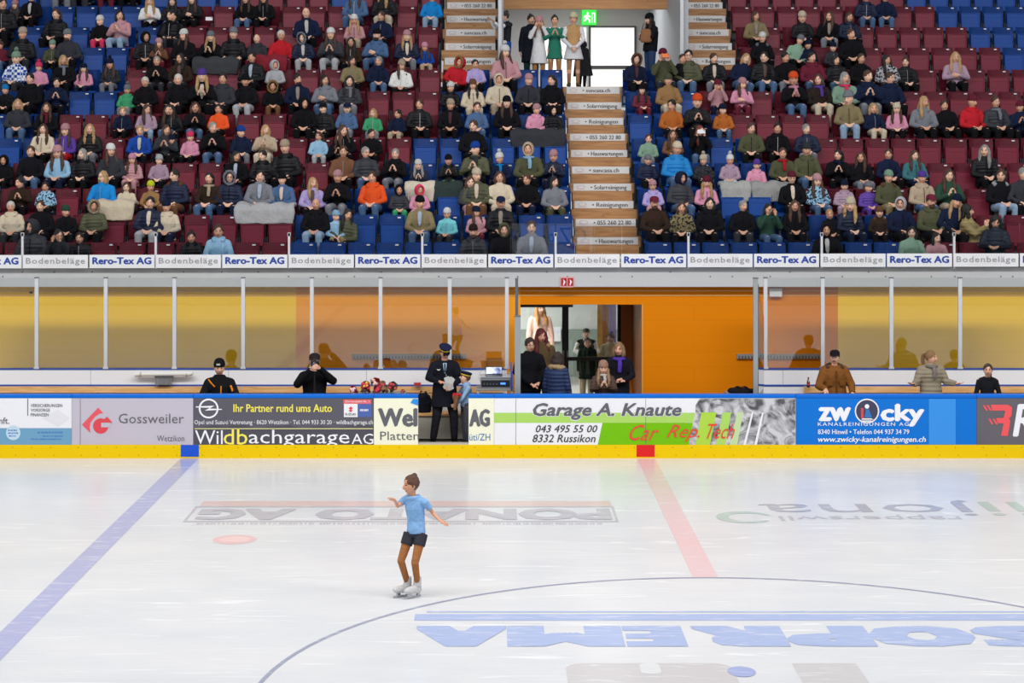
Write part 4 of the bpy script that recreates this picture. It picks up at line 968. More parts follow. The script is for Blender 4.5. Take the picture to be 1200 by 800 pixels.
# ------------------------------------------------------------------ landing opening with its glazed back
LZ = zf(8); WV = mat('wall_offwhite', 'cdcac6', rough=.6)
st('floor_landing', LX1 + .02, RX0 - .02, 37.43, 46.1, LZ - .2, LZ, mat('landing_grey', '77767a', rough=.7))
st('wall_landing_left', LX1 + .01, LX1 + .12, 37.5, 46, LZ - .7, 8.78, mat('wall_grey_edge', 'a3a6aa', rough=.6)); st('wall_landing_right', RX0 - .13, RX0 - .02, 37.5, 46, LZ - .7, 8.78, mat('wall_grey_edge', 'a3a6aa'))
st('wall_landing_back', LX1, RX0, 46.05, 46.2, LZ, 8.9, WV)
st('ceiling_landing', LX1, RX0, 41, 46.1, 8.78, 8.9, WV); st('beam', LX1 + .12, RX0 - .13, 40.9, 41.1, P(0, 10.5, 40.9).z, 9.3, wood_mat('beam_wood', 'b07a48', 'c9935c', scale=(.6, 8, 8)))
for px, lb in ((586, 'grey upright rail at the landing edge beside the upper left stairs'), (799, 'grey upright rail at the landing edge beside the upper right stairs')):
    d0 = 37.45; X_ = (px - VX) * d0 / F; root = empty('rail_post', (X_, d0, LZ)); tag(root, lb, 'railing')
    for nm, c_ in (('rail_upright', (X_ - .035, X_ + .035, d0 - .03, d0 + .03, zf(7.3) , 8.3)), ('rail_foot', (X_ - .06, X_ + .06, d0 - .05, d0 + .05, zf(7.3) , zf(7.3) + .03))):
        o = bx(nm, *c_, mat('rail_grey', 'a9adb1', rough=.4, metal=.4)); o.parent = root; o.matrix_parent_inverse = Matrix.Translation(-root.location)
BD = 46.0
lit = mat('lit_pane', 'ffffff', rough=.4, emit='f6f3ec', estr=.66)
def frame_window(name, x0, y0, x1, y1, bars, fr, mid=None):
    root = empty(name, P((x0 + x1) / 2, y1, BD)); tag(root, kind='structure')
    def put(o): o.parent = root; o.matrix_parent_inverse = Matrix.Translation(-root.location)
    a, b_ = P(x0, y0, BD), P(x1, y1, BD); zb = LZ
    put(bx('window_pane', a.x + .02, b_.x - .02, BD, BD + .02, zb + .02, a.z - .02, lit))
    bm = bmesh.new(); s = .13 if fr is DF else .05
    box(bm, a.x, a.x + s, BD - .05, BD + .03, zb, a.z); box(bm, b_.x - s, b_.x, BD - .05, BD + .03, zb, a.z); box(bm, a.x + s, b_.x - s, BD - .05, BD + .03, a.z - s * .8, a.z)
    if mid: z_ = P(0, mid, BD).z; box(bm, a.x + s, b_.x - s, BD - .05, BD + .03, z_ - .045, z_ + .045)
    put(new_obj('window_frame', bm, None, fr))
frame_window('door_3', 690, 30.5, 745.5, 101, 0, mat('door_frame_grey', '4a4848', rough=.5), 79)
frame_window('window_1', 636, 30.5, 689.5, 101, 0, mat('frame_white', 'c8c8c8', rough=.5))
ex = empty('exit_sign', P(690.5, 20, BD - .2)); tag(ex, 'green lit emergency exit sign above the dark-framed door', 'exit sign')
def pe(o): o.parent = ex; o.matrix_parent_inverse = Matrix.Translation(-ex.location)
a, b_ = P(682, 11.5, BD - .2), P(699, 29, BD - .2)
pe(bx('sign_body', a.x, b_.x, BD - .2, BD - .12, b_.z, a.z, mat('exit_green', '30c040', rough=.4, emit='35e045', estr=.9)))
EW = mat('exit_white', 'ffffff', emit='f0fff0', estr=1.0)
DX = BD - .204
pe(flat_on_wall(disc_pts(688.6, 15.6, 1.3, 12), DX, EW, None, 'running_figure_head')); pe(flat_on_wall([(687, 17.2), (690.2, 17.6), (692.5, 20), (691.8, 20.6), (689.6, 19.2), (689.4, 21.4), (691.5, 23.2), (691.4, 26.5), (690.2, 26.5), (690, 23.9), (687.8, 22.2), (686, 24.6), (683.6, 25), (683.6, 23.9), (685.4, 23.5), (686.8, 19), (685.2, 20), (684.6, 21.6), (683.8, 21.2), (684.6, 18.8)], DX, EW, None, 'running_figure'))
pe(flat_on_wall([(693.2, 15), (697.4, 15), (697.4, 26.6), (696.4, 26.6), (696.4, 16), (694.2, 16), (694.2, 26.6), (693.2, 26.6)], DX, EW, None, 'door_symbol'))

# ------------------------------------------------------------------ seats
def plastic(name, col):
    return mat(name, col, rough=.42, spec=.22, noise_amt=.05, noise_scale=3)
SCOL = {'blue': plastic('seat_blue', '144694'), 'burgundy': plastic('seat_burgundy', '762436')}
TAGM = mat('number_plate', 'cfd0d4', rough=.4); BRK = mat('seat_bracket', '22252c', rough=.5)
def seat_meshes(colname):
    m = SCOL[colname]; out = {}
    def fin(bm, key, mm, smooth=False):
        bmesh.ops.recalc_face_normals(bm, faces=bm.faces[:])
        me = bpy.data.meshes.new(key); bm.to_mesh(me); bm.free(); me.materials.append(mm); out[key] = me
    bm = bmesh.new()      # backrest: slightly dished shell with rolled top and side flanges
    n = 10; W = .235
    prof = [(.44, .0), (.50, -.012), (.64, .0), (.78, .022), (.85, .035), (.865, .05), (.86, .068)]
    prev = None
    for z, y in prof:
        row = []
        for k in range(n + 1):
            u = -1 + 2 * k / n; edge = -.028 * max(0, abs(u) - .72) / .28
            row.append(bm.verts.new((W * u * (1 if z < .84 else .975), y + edge - .012 * (1 - u * u) * -1, z)))
        if prev:
            for k in range(n): bm.faces.new((prev[k], prev[k + 1], row[k + 1], row[k]))
        prev = row
    bmesh.ops.solidify(bm, geom=bm.faces[:], thickness=.016); fin(bm, 'backrest', m)
    def pan(flat):
        bm = bmesh.new(); w = .205
        box(bm, -w, w, -.015, .0, 0, .40, .006)
        for a in ((-w, -w + .02, .0, .40), (w - .02, w, .0, .40), (-w + .02, w - .02, .385, .40)): box(bm, a[0], a[1], -.034, -.015, a[2], a[3], .004)
        box(bm, -w + .05, w - .05, -.022, -.015, .30, .315); box(bm, -w + .05, w - .05, -.022, -.015, .05, .065)
        if flat: bmesh.ops.transform(bm, matrix=Matrix.Translation((0, -.05, .43)) @ Matrix.Rotation(math.radians(95), 4, 'X'), verts=bm.verts)
        else: bmesh.ops.transform(bm, matrix=Matrix.Translation((0, -.075, .31)) @ Matrix.Rotation(math.radians(-4), 4, 'X'), verts=bm.verts)
        return bm
    fin(pan(False), 'seat_folded', m); fin(pan(True), 'seat_open', m)
    bm = bmesh.new(); box(bm, .095, .155, -.002, .006, -.013, .013, .002); bmesh.ops.transform(bm, matrix=Matrix.Translation((0, .005, .822)), verts=bm.verts); fin(bm, 'number_plate', TAGM)
    bm = bmesh.new(); box(bm, -.245, -.225, -.12, .05, .10, .47, .004); box(bm, .225, .245, -.12, .05, .10, .47, .004); box(bm, -.225, .225, .02, .05, .12, .17); box(bm, -.03, .03, -.02, .03, 0, .17); box(bm, -.08, .08, -.06, .07, 0, .012)
    fin(bm, 'bracket', BRK)
    return out
SM = {c: seat_meshes(c) for c in SCOL}
def make_seat(x, r, colname, folded, label):
    s = empty('stadium_seat', (x, ROWD(r), ZF[r])); tag(s, label, 'seat', f'{colname} seats of the stand')
    for key, nm in (('backrest', 'backrest'), ('seat_folded' if folded else 'seat_open', 'seat'), ('bracket', 'bracket')):
        o = bpy.data.objects.new(nm, SM[colname][key]); COL.objects.link(o); o.parent = s
        if nm == 'backrest':
            q = bpy.data.objects.new('number_plate', SM[colname]['number_plate']); COL.objects.link(q); q.parent = o
    return s
def seat_colour(px, py_row, r):
    if px < 665:
        lim = {11: 285, 10: 205, 9: 210, 8: 165, 7: 135, 6: 125, 5: 65, 4: 60, 3: 25, 2: -5, 1: -50, 0: -50}[r]
        if px < lim: return 'blue'
        if r == 11: return 'blue' if 378 < px < 405 else 'burgundy'
        lim2 = {0: 342, 1: 350, 2: 395, 3: 450, 4: 478, 5: 522, 6: 530, 7: 560}.get(r, 9999)
        return 'blue' if px > lim2 else 'burgundy'
    lim = {0: 1060, 1: 1045, 2: 940, 3: 930, 4: 900, 5: 862, 6: 826, 7: 800}.get(r, 0)
    if px < lim: return 'blue'
    hi = {11: 1070, 10: 1104, 9: 1143, 8: 1176}.get(r, 9999)
    return 'blue' if px > hi else 'burgundy'
# ------------------------------------------------------------------ the spectators
PAL = {'bk': ('black', '16161a'), 'nv': ('navy', '1a223a'), 'gy': ('grey', '777a82'), 'dg': ('dark grey', '34363c'), 'lg': ('light grey', 'a9abb0'), 'wh': ('white', 'd9d8d6'), 'cr': ('cream', 'cdbfa8'),
       'bg': ('beige', 'ac9a84'), 'br': ('brown', '6e4c38'), 'db': ('dark brown', '33261f'), 'tn': ('tan', '94714a'), 'rd': ('red', 'b5242e'), 'mg': ('maroon', '662434'), 'pk': ('pink', 'd08fa8'), 'hp': ('hot pink', 'dc3e66'),
       'dp': ('dusty pink', 'b98a90'), 'or': ('orange', 'dd5528'), 'ye': ('yellow', 'c9d22c'), 'gn': ('green', '3f9468'), 'dn': ('dark green', '2e4a3c'), 'ol': ('olive', '50523c'), 'kh': ('khaki', '837657'), 'tl': ('teal', '3f7076'),
       'sg': ('sage green', '7d9a86'), 'bl': ('bright blue', '1f7fc4'), 'rb': ('royal blue', '1f4596'), 'lb': ('light blue', '8fb6d2'), 'sb': ('slate blue', '4a6488'), 'jn': ('blue denim', '4c6688'), 'lj': ('pale denim', '8ca4bc'),
       'pu': ('purple', '5b3f96'), 'lv': ('lavender', 'a89acb'), 'mv': ('mauve', 'a2899c'), 'tq': ('turquoise', '74c3cc'), 'ru': ('rust', 'a8602c')}
HAIR = {'dk': ('dark', '1c1513'), 'br': ('brown', '4a3023'), 'lb': ('light brown', '7a5a3e'), 'bd': ('blonde', 'ac8a5e'), 'gr': ('grey', '8e8c88'), 'wt': ('white', 'c8c5c0'), 'rd': ('reddish', '6e2e1e')}
SKIN = ['e2b096', 'd8a488', 'e6ba9f', 'd09a7e']
ROWTAG = {0: 287, 1: 255, 2: 224, 3: 194, 4: 165, 5: 137, 6: 110, 7: 84, 8: 58, 9: 34, 10: 9.5, 11: -14}
# each line: head x, head y (in a five-and-a-third times enlarged tile), size, headgear, hair style+colour, top, legs, pose [extras]
CROWD = '''
@0 0
93 35 C p:dp m.br dg bk L
195 -15 A - s.br bk bk L
346 92 W - u.br bk bk L
20 30 A - s.dk bk bk L
632 135 C b:wh s.br bk hp L
755 100 W - m.dk dp lj C
940 12 W - l.bd wh bk X
1062 100 A - s.dk bk bk L
38 155 C b:mg m.br bk bk C
133 215 W b:bg s.gr bk dg L
430 225 A b:gy s.br dg bk L beard
325 285 C b:sg s.br ol bk L
915 235 A hd:bk s.br bk bk L
990 275 C b:dp l.br br mg C
8 285 C - s.br mg jn L
95 370 C p:sg s.bd rb dg L check
245 425 C p:hp s.br pk nv L
403 378 W - m.bd bk bk L scarf:gy
525 432 C b:nv l.br pk nv L
693 405 C p:nv l.br dg gy L spots
985 385 A - s.gr bk dg C
35 565 C b:bl s.br bk bk L spots
185 495 A - s.dk bk bk L
355 520 A - s.dk nv bk C
790 565 C p:gy s.br gn gy L
910 515 A - s.wt bk bk L
110 655 W - m.bd dg jn L
290 675 W - l.br bk bk L scarf:mg
765 700 C - s.bd nv bk L
915 688 C - l.br mv lj L
1055 690 C - l.br bk jn L
420 -190 A - s.br gy gy L
700 -185 C - s.br mg mg L
540 -190 A - s.br tl dg L
830 -190 A - s.br bk bk L
@200 0
10 12 W - l.dk bk jn L
140 2 W - l.br bk bk X
470 -2 W - l.br bk jn L
585 -5 W - l.dk bk bk L
855 84 A - bd.br nv bk L
10 105 A - s.dk bk dg L
85 225 W b:wh l.br bk bk L
245 235 W b:gy l.bd bk dg C blanket
390 215 A b:gy s.gr bk dg K blanket
540 245 A - bd.gr dg mg L
690 225 W - s.wt rd mg L
830 240 W f:gy m.br nv lg L
1003 218 W b:wh l.br dg lg C
60 368 W - l.dk db dg L
510 362 A - s.dk bk bk L
655 410 C hd:lg s.dk lg bk L
45 500 W - s.wt bk bk L
200 480 W b:pu l.bd bk bk C
320 495 W - u.dk dg bk L
472 510 A b:bk s.dk bk lg L
640 542 C f:tn u.dk bk br L
795 500 A - s.dk nv bk L beard
970 505 W - m.dk gy jn X
835 650 W hd:bk s.dk bk bk L
955 680 A c:bk s.br bk bk L
150 675 C - m.br bk jn C
300 685 C - u.dk or bk L
10 690 W - l.dk bk bk L
@400 0
90 -40 W - l.br sb jn L
270 -40 W - l.bd bk cr L
562 -12 A - s.br bl lj L
85 130 C b:wh l.bd dp bg L
245 105 A - s.br nv bk L
215 222 A b:bk s.dk sb jn X beard
410 230 W b:dp l.bd nv gy L
525 300 C b:pk l.br rb bg L
62 265 W - l.dk db bk L
70 385 W - m.dk kh bk L
225 385 A - s.gr nv jn L
370 415 W b:bg l.br wh bk L
45 510 W - l.dk dg gy L scarf:gy
30 680 C c:nv s.br sb gy L
195 710 C - m.bd gn gy L
350 715 C - s.dk nv bg L
485 655 A - s.br bk bk L
745 385 A f:tn s.dk rd bk L lean:16
840 405 C - u.dk lv bk L
680 550 C b:wh s.br bk bk L
825 535 W b:br l.dk cr cr L
985 500 W hd:cr s.br cr bg L
1030 330 W p:wh l.br dp bk L
680 660 W b:bg s.br bk bk L
845 675 C - s.br sb jn L
1035 645 W b:bk l.br bk bk L
820 790 A - s.br bk bk L
@600 0
770 374 W f:br m.br nv bk L
950 350 A b:mg s.br ol dg P phone:or glasses
1058 372 A - s.br bk bk L
100 505 W b:dp s.br dg bk L
250 505 W - u.dk bk bk L
150 690 C b:dp s.br pk gy L
257 695 C hd:bk s.br bk bk L
810 565 C b:bk l.dk mg mg L quilt
980 505 W b:ol s.br tn cr L
1000 662 C - s.dk ru bk L
@800 0
30 350 A - s.dk ol jn L glasses
200 368 W - u.br bk gy L
460 105 W - m.br kh bk L
495 240 W b:wh s.br bk bk L furc:gy
750 115 C b:cr s.br bk bk L
910 105 W - l.br bk gy L
1035 110 A - m.br nv bk L
735 250 A b:gy s.br sg bk L lean:14
785 285 C p:nv s.br nv bk L
940 300 C p:nv s.br dg bk L
1060 218 A - s.br bk bk L
390 365 W - m.bd nv jn L lean:12
500 360 A - s.dk bk jn L
650 362 W - u.dk bk gy L
815 362 A - s.dk mg jn L
965 380 W - m.dk bk jn L
215 540 C b:mg s.br dp nv P
365 530 C b:dp l.br pk mg X
697 500 C b:or s.br bk jn C scarf:pk
855 500 W - m.br db cr L spots scarf:pu
1015 490 W - m.gr sg bk L scarf:hp
88 640 C b:or s.br bk bk C
255 690 C b:nv s.br ru jn L
1040 620 C b:gy s.br kh lj L
@1000 0
75 -12 A - s.dk nv jn L
200 -12 A - s.dk nv jn L
45 370 W - s.br bk bk L
215 378 W - l.dk lg dg L spots
330 390 W - u.br bk bk L
635 362 W - l.bd mv bk X
90 480 A - s.br nv gy C
235 490 A - s.br nv bk L glasses
130 680 C - m.bd nv cr L
270 685 C b:cr l.br pk bk L
435 640 W - l.bd gy bk L
560 660 A - s.br bk bk L lean:-10
745 640 A b:mg s.br rd bk L
895 640 W - u.br dg bk L scarf:gy quilt
1045 672 W b:mg s.br nv bk C
@0 150
195 150 A - s.br bk jn L
22 205 C hd:bk s.br bk bk L
265 10 W - l.br cr bk L
405 20 C b:dp l.br pu rd L
560 10 W - l.bd bk gy L
870 20 A - s.bd rb bk L
1035 15 W - m.br dg bk C
365 160 C b:dp l.br lb nv L
520 165 W - m.gr bk bk L
700 145 W b:wh l.br dg bk L
825 200 C b:pk l.br dp dp L quilt
993 205 C b:lg s.br mv bk L
640 308 W - m.bd bl bk L glasses
790 372 C - m.br cr cr L blanketcream
940 370 C b:ye s.br tn bk L
130 345 C - u.dk db bk C
290 370 C - u.dk lb bk L spots
75 495 W - s.wt cr dg L
260 490 W - s.br bk bk L
415 525 C b:dn s.br bk bk L
590 490 W f:bg u.dk ol bk L
930 470 A - s.dk nv lg L
1045 495 W b:nv s.br cr nv L
205 620 W hd:dg s.br dg bk L
370 675 C - m.dk dg bk P glasses
505 690 C - s.dk bk bk L
@200 150
120 60 C b:hp s.br pk bk L
270 0 A - s.gr bk jn C
447 30 C b:rb s.br nv gy L
590 15 W - m.bd bg cr C
8 80 C b:nv s.br bk bk L
405 180 W - m.dk bk bk L
570 175 A - s.dk bk bk L
725 125 A b:bg s.br bk bk L spotshat
925 55 C - u.br lb lg L
1055 60 W - l.br bk bk C
28 300 A - s.dk nv br L furc:br
240 315 W - u.dk db jn L scarf:bg
365 310 A f:gy s.gr nv nv L glasses
553 303 A - s.dk gy gy L blanketgrey
700 325 W b:bk s.br sb bk L
885 345 W - l.bd lv bk L
1045 310 W b:dp s.br bk gy C
905 478 A - bd.gr bk lj L
1037 555 C b:lb s.br lb kh L
133 685 C - u.dk bk bk L
300 648 C - u.br lb lb L
@400 150
18 20 C - l.br bk bk L
190 40 C - s.dk bk bk L
10 150 W - s.br br bk L
155 155 A - s.gr dg jn L glasses
333 165 A - s.gr bk gy C
487 235 C b:wh m.gr nv wh C
675 205 C b:bk s.br bk dn C
840 135 W b:rb s.br ol bk C scarf:dg
995 195 C p:wh s.br nv bk L scarf:bl
200 310 W - s.br or jn L hem:bk
360 390 C hd:bk s.br dg gn L
490 390 C hd:hp s.br pk pk L
805 342 C - m.br dg dp L
845 300 W b:cr s.br ol br L
995 310 W - m.br cr cr L
495 472 A b:bk s.br kh jn L
660 540 C b:wh s.br tq dg L
850 530 C b:nv l.br dp mg L
995 470 A c:nv s.br bk bk L
35 540 W - l.dk ol bk L lean:8
828 650 A b:db s.br dg bk L beard
1010 640 A hd:ol s.br bk bk L
@600 150
110 135 W hd:bg s.br ol bk L scarf:lb
258 182 C b:dp s.br nv nv C
95 325 A - s.br bk nv L
265 340 W - m.dk gy ol L
120 625 W - s.br gy dp L
850 70 C - s.br sg gy L
1005 45 C - l.br br bk L
845 205 C b:gy s.br nv bk L
1025 135 W b:cr s.br bl jn L quilt
885 365 C b:dp s.br lv dp L
895 470 A c:mg s.br db bk L beard
1050 315 A hd:nv s.br dg jn L
1060 500 W - m.br kh bk L spots
@800 150
105 20 W - l.rd bk jn P phone:wh
128 205 C p:cr s.br dg bk L spots
295 205 C p:wh s.br mv lg L blanketgrey
458 235 C b:pu s.br pk lg L blanketgrey
625 160 W - u.br ol bk L scarf:rd
775 140 A b:dg s.br ol jn L
968 170 W - u.dk bk bk C scarf:nv
430 5 A - s.br ol bk L
590 5 W - u.dk bk bk L
780 10 A - s.gr nv gy L
145 345 C b:mg l.bd pk bk L
165 475 W - m.dk bk bk L
370 490 A - s.gr bk dg L
530 510 W - m.dk dn jn P
690 315 A b:mg s.br bk bk L glasses
700 490 W - l.br bk bk L
843 335 C b:dp l.br lb jn L spots
1010 365 C b:nv s.br mv mv L quilt
905 540 C - s.bd bk bk L lean:-10
908 640 W hd:bk s.br bk bk L
1045 485 C b:cr l.bd nv nv L furc:tn
@1000 150
45 185 W - l.br bk gy L
222 165 W - u.br nv bk L
383 175 W - l.br tl nv L
820 145 W - l.gr bk bk L
95 375 C b:gy s.br pu pu L quilt
220 310 W b:sg s.dk ol kh L furc:br
433 315 W b:pu s.br bg jn L
595 300 W - l.br dn bg C
300 475 W hd:lg s.br nv bk L
492 460 A c:mg s.br ol bk L beard
160 530 C b:br s.br db bk L furc:br
630 460 W b:nv l.bd nv bk L lean:10
365 655 W - m.dk sg dg L
520 690 C - m.dk dp dp L
915 300 A - s.br bk lj L furc:lg
1060 290 A - s.gr dg bk L
'''
CAND = []
def parse():
    ox = oy = 0
    for ln in CROWD.strip().splitlines():
        if ln[0] == '@':
            a = ln[1:].split(); ox, oy = float(a[0]), float(a[1]); continue
        f = ln.split(); px = ox + float(f[0]) / 5.3333; py = oy + float(f[1]) / 5.3333
        size = f[2]; nk = {'A': 1.0, 'W': .96, 'C': .80}[size]
        best = None
        for r in range(12):
            d = ROWD(r) - .22; hz = H - (py - VY) * d / F; k = (hz - ZF[r] - .45) / HZ
            if px < 700 and r > 7 and px > 521 and px < 585: continue
            e_ = abs(k - nk)
            if best is None or e_ < best[0]: best = (e_, r, d, hz, k)
        _, r, d, hz, k = best
        kk = min(max(k, .68 if size == 'C' else .86), .98 if size == 'C' else 1.08)
        CAND.append(dict(px=px, py=py, size=size, gear=f[3], hair=f[4], top=f[5], leg=f[6], pose=f[7], ex=f[8:], r=r, d=d, x=(px - VX) * d / F, hz=hz, k=kk))
parse()
# base meshes shared by all seated people
BASE = {}
CH_HS = 1.16
YAWS = [0, -28, 28]
def base_mesh(kind, *key):
    kk = (kind,) + key
    if kk in BASE: return BASE[kk]
    arm = key[0]
    if kind == 'body':
        J = sit_legs(upper(arm=arm, yaw=YAWS[key[2]], pitch=6))
        me = build_body(J, CH_HS if key[1] else 1.0, voxel=.0085, faces=8500, name='body', legs=True)
    elif kind == 'jacket':
        J = sit_legs(upper(arm=arm)); me = build_jacket(J, 'jacket', faces=5200, quilt=key[1], fat=1.05 if key[1] else 1.0, sleeve=.97)
    elif kind == 'trousers':
        J = sit_legs(upper(arm='L')); me = build_trousers(J, faces=2600)
    elif kind == 'shoe':
        J = sit_legs(upper(arm='L')); me = build_shoes(J, side=key[1])
    elif kind == 'hem':
        J = sit_legs(upper(arm='L')); bm = bmesh.new(); loft(bm, [V((0, 0, -.04)), V((0, .01, .05)), V((0, .02, .13))], [(.195, .155), (.188, .155), (.178, .145)], n=18); me = rem(bm, .013, 1500, 1, 'hem')
    BASE[kk] = me
    return me
def with_slot(o, m):
    if not o.data.materials: o.data.materials.append(m)
    if o.data.materials[0] is not m:
        o.material_slots[0].link = 'OBJECT'; o.material_slots[0].material = m
JIT = random.Random(3)
def jit(hexs, a=.08):
    c = C(hexs); f = 1 + JIT.uniform(-a, a); return (c[0] * f, c[1] * f, c[2] * f, 1)
def gear_desc(c):
    g = c['gear']
    if g == '-':
        st_, hc = c['hair'].split('.'); h = HAIR[hc][0]
        return {'s': f'short {h} hair', 'm': f'bobbed {h} hair', 'l': f'long {h} hair', 'u': f'{h} hair tied up', 'bd': 'bald head'}[st_]
    t, col = g.split(':'); w = PAL[col][0]
    return {'b': f'{w} woolly hat', 'p': f'{w} bobble hat', 'hd': f'{w} hood', 'f': f'{w} fur-trimmed hood', 'c': f'{w} cap'}[t]
def top_desc(c):
    w = PAL[c['top']][0]; ex = c['ex']
    n = 'quilted jacket' if 'quilt' in ex else 'speckled jacket' if 'spots' in ex else 'checked jacket' if 'check' in ex else 'jacket'
    return f'{w} {n}'
def base_label(c):
    who = 'child' if c['size'] == 'C' else 'person'
    return f'{who} in {top_desc(c)} with {gear_desc(c)}'
def extra_desc(c):
    out = []
    for e in c['ex']:
        if e.startswith('scarf'): out.append(PAL[e[6:]][0] + ' scarf')
        if e == 'glasses': out.append('glasses')
        if e == 'beard': out.append('beard')
    if not out: out.append({'C': 'raised hands', 'X': 'crossed arms', 'P': 'hands at face', 'K': 'hands on knees', 'L': PAL[c['leg']][0] + ' trousers'}[c['pose']])
    return out[0]
def section(px): return 'left' if px < 700 else 'right'
def build_labels(cs):
    from collections import Counter
    L0 = [base_label(c) for c in cs]; cnt = Counter(L0)
    L1 = [f'{a}, {extra_desc(c)}' for a, c in zip(L0, cs)]; c1 = Counter(L1)
    L2 = [f'{a}, {ordn[c["r"]]} row {section(c["px"])} of stairs' for a, c in zip(L0, cs)]; c2 = Counter(L2)
    rows = {}
    for c in cs: rows.setdefault((c['r'], section(c['px'])), []).append(c)
    for v in rows.values(): v.sort(key=lambda c: abs(c['px'] - 700))
    out = []
    for i, c in enumerate(cs):
        if cnt[L0[i]] == 1: out.append(L0[i] + f', {ordn[c["r"]]} row'); continue
        if c1[L1[i]] == 1: out.append(L1[i]); continue
        if c2[L2[i]] == 1: out.append(L2[i]); continue
        n = rows[(c['r'], section(c['px']))].index(c)
        out.append(f'{"child" if c["size"] == "C" else "person"} in {top_desc(c)}, {ordn[n]} one {section(c["px"])} of the stairs, {ordn[c["r"]]} row')
    return out
LAB = build_labels(CAND)
def dress_seated(c, label):
    rr = random.Random(int(c['px'] * 7 + c['py'] * 13))
    child = c['size'] == 'C'; ex = c['ex']
    yi = rr.choice([0, 0, 1, 2]); 
    p = empty('person', (c['x'], c['d'], c['hz'] - HZ * c['k'])); p.scale = (c['k'],) * 3
    lean = 0
    for e in ex:
        if e.startswith('lean'): lean = float(e[5:])
    p.rotation_euler = (0, math.radians(lean + rr.uniform(-2.5, 2.5)), rr.uniform(-.16, .16))
    if lean: p.location.x -= math.sin(math.radians(lean)) * .6
    tag(p, label, 'person', 'spectators seated in the stand')
    J = upper(arm=c['pose'], yaw=YAWS[yi], pitch=6); hs = CH_HS if child else 1.0
    new_obj('body', base_mesh('body', c['pose'], child, yi), p, color=jit(rr.choice(SKIN), .06))
    q = 'quilt' in ex or (c['top'] in ('bk', 'nv', 'ol', 'dg') and rr.random() < .35)
    jk = new_obj('jacket', base_mesh('jacket', c['pose'], q), p, color=jit(PAL[c['top']][1]))
    with_slot(jk, M['puffer'] if q else M['cloth'])
    if 'spots' in ex: with_slot(jk, M['spots'])
    if 'check' in ex: with_slot(jk, M['check'])
    tr = new_obj('trousers', base_mesh('trousers', 'L'), p, color=jit(PAL[c['leg']][1])); with_slot(tr, M['cloth'])
    shc = rr.choice(['232326', '2b2724', '3a3330', 'b9b6b0'])
    shc = jit(shc)
    for k_ in 'RL': sh = new_obj('shoe', base_mesh('shoe', 'L', k_), p, color=shc); with_slot(sh, M['cloth'])
    stl, hc = c['hair'].split('.'); hcol = jit(HAIR[hc][1], .12)
    g = c['gear']; gt = g.split(':')[0]
    if gt == '-':
        if stl != 'bd': head_part(p, {'s': 'hair_short', 'm': 'hair_bob', 'l': 'hair_long', 'u': 'hair_bun' if rr.random() < .5 else 'hair_ponytail'}[stl], J, hs, hcol)
        elif hc: pass
    else:
        col = jit(PAL[g.split(':')[1]][1])
        if gt in 'bp':
            if stl == 'l' or stl == 'm': head_part(p, 'hair_under_hat', J, hs, hcol)
            o = head_part(p, 'beanie', J, hs, col)
            if gt == 'p': q2 = head_part(p, 'pompom', J, hs, col)
        elif gt == 'c': head_part(p, 'hair_short', J, hs * .97, hcol); head_part(p, 'cap', J, hs, col)
        elif gt == 'hd': head_part(p, 'hair_short', J, hs * .97, hcol); head_part(p, 'hood', J, hs * .98, col)
        elif gt == 'f': head_part(p, 'hair_short', J, hs * .98, hcol); head_part(p, 'hood', J, hs, jit(PAL[c['top']][1])); head_part(p, 'fur_trim', J, hs, col)
    if not any(e[:5] in ('scarf', 'furc:') or e.startswith('lean') for e in ex):
        v = rr.random()
        if v < .42 and gt in ('-', 'b', 'p', 'c'): head_part(p, 'folded_hood', J, 1, jk.color)
        if v > .30 and c['pose'] in 'LKC':
            if v < .66: z_ = new_obj('zip', HEADGEAR['zip'], p, color=jit(rr.choice(['8a8c90', '101012', '101012', 'b0b0b4'])))
            elif c['size'] != 'C' and v > .78: z_ = new_obj('shirt_front', HEADGEAR['shirt_front'], p, color=jit(rr.choice(['b8b4b0', '8a8078', '5c4a44', '9aa4b4', 'c8b8a8', '4c3038'])))
    for e in ex:
        if e.startswith('scarf'): head_part(p, 'scarf', J, 1, jit(PAL[e[6:]][1]))
        if e.startswith('furc'): head_part(p, 'fur_collar', J, 1, jit(PAL[e[5:]][1]))
        if e == 'glasses': head_part(p, 'glasses', J, hs, (1, 1, 1, 1))
        if e == 'beard': head_part(p, 'beard', J, hs, hcol)
        if e.startswith('hem'): o = new_obj('hem', base_mesh('hem', 'L'), p, color=jit(PAL[e[4:]][1])); with_slot(o, M['cloth'])
    return p
PEOPLE = [dress_seated(c, l) for c, l in zip(CAND, LAB)]

# phones held up
def phone(loc, col, label, s=1.0, rot=0):
    root = empty('smartphone', loc, rot); tag(root, label, 'smartphone')
    o = bx('phone_body', -.038 * s, .038 * s, -.005, .005, -.075 * s, .075 * s, mat('phone_' + col, col, rough=.4), root, bev=.003)
    bx('phone_camera', -.03 * s, -.012 * s, -.008, -.005, .045 * s, .065 * s, mat('phone_lens', '111114', rough=.2), root)
    root.rotation_euler = (0, math.radians(90) if rot == 0 else 0, 0)
    return root
ph = {'or': ('e8761c', 'orange smartphone held up to the face by the person in olive'), 'wh': ('e6e6ea', 'white smartphone held by the person with reddish hair')}
for c, p in zip(CAND, PEOPLE):
    for e in c['ex']:
        if e.startswith('phone'): phone((c['x'], c['d'] - .36 * c['k'], c['hz'] - .01), *ph[e[6:]])

phone(((245 - VX) * (ROWD(9) - .5) / F, ROWD(9) - .5, H - (22 - VY) * (ROWD(9) - .5) / F), 'dcdce2', 'white smartphone held out sideways in the upper rows')
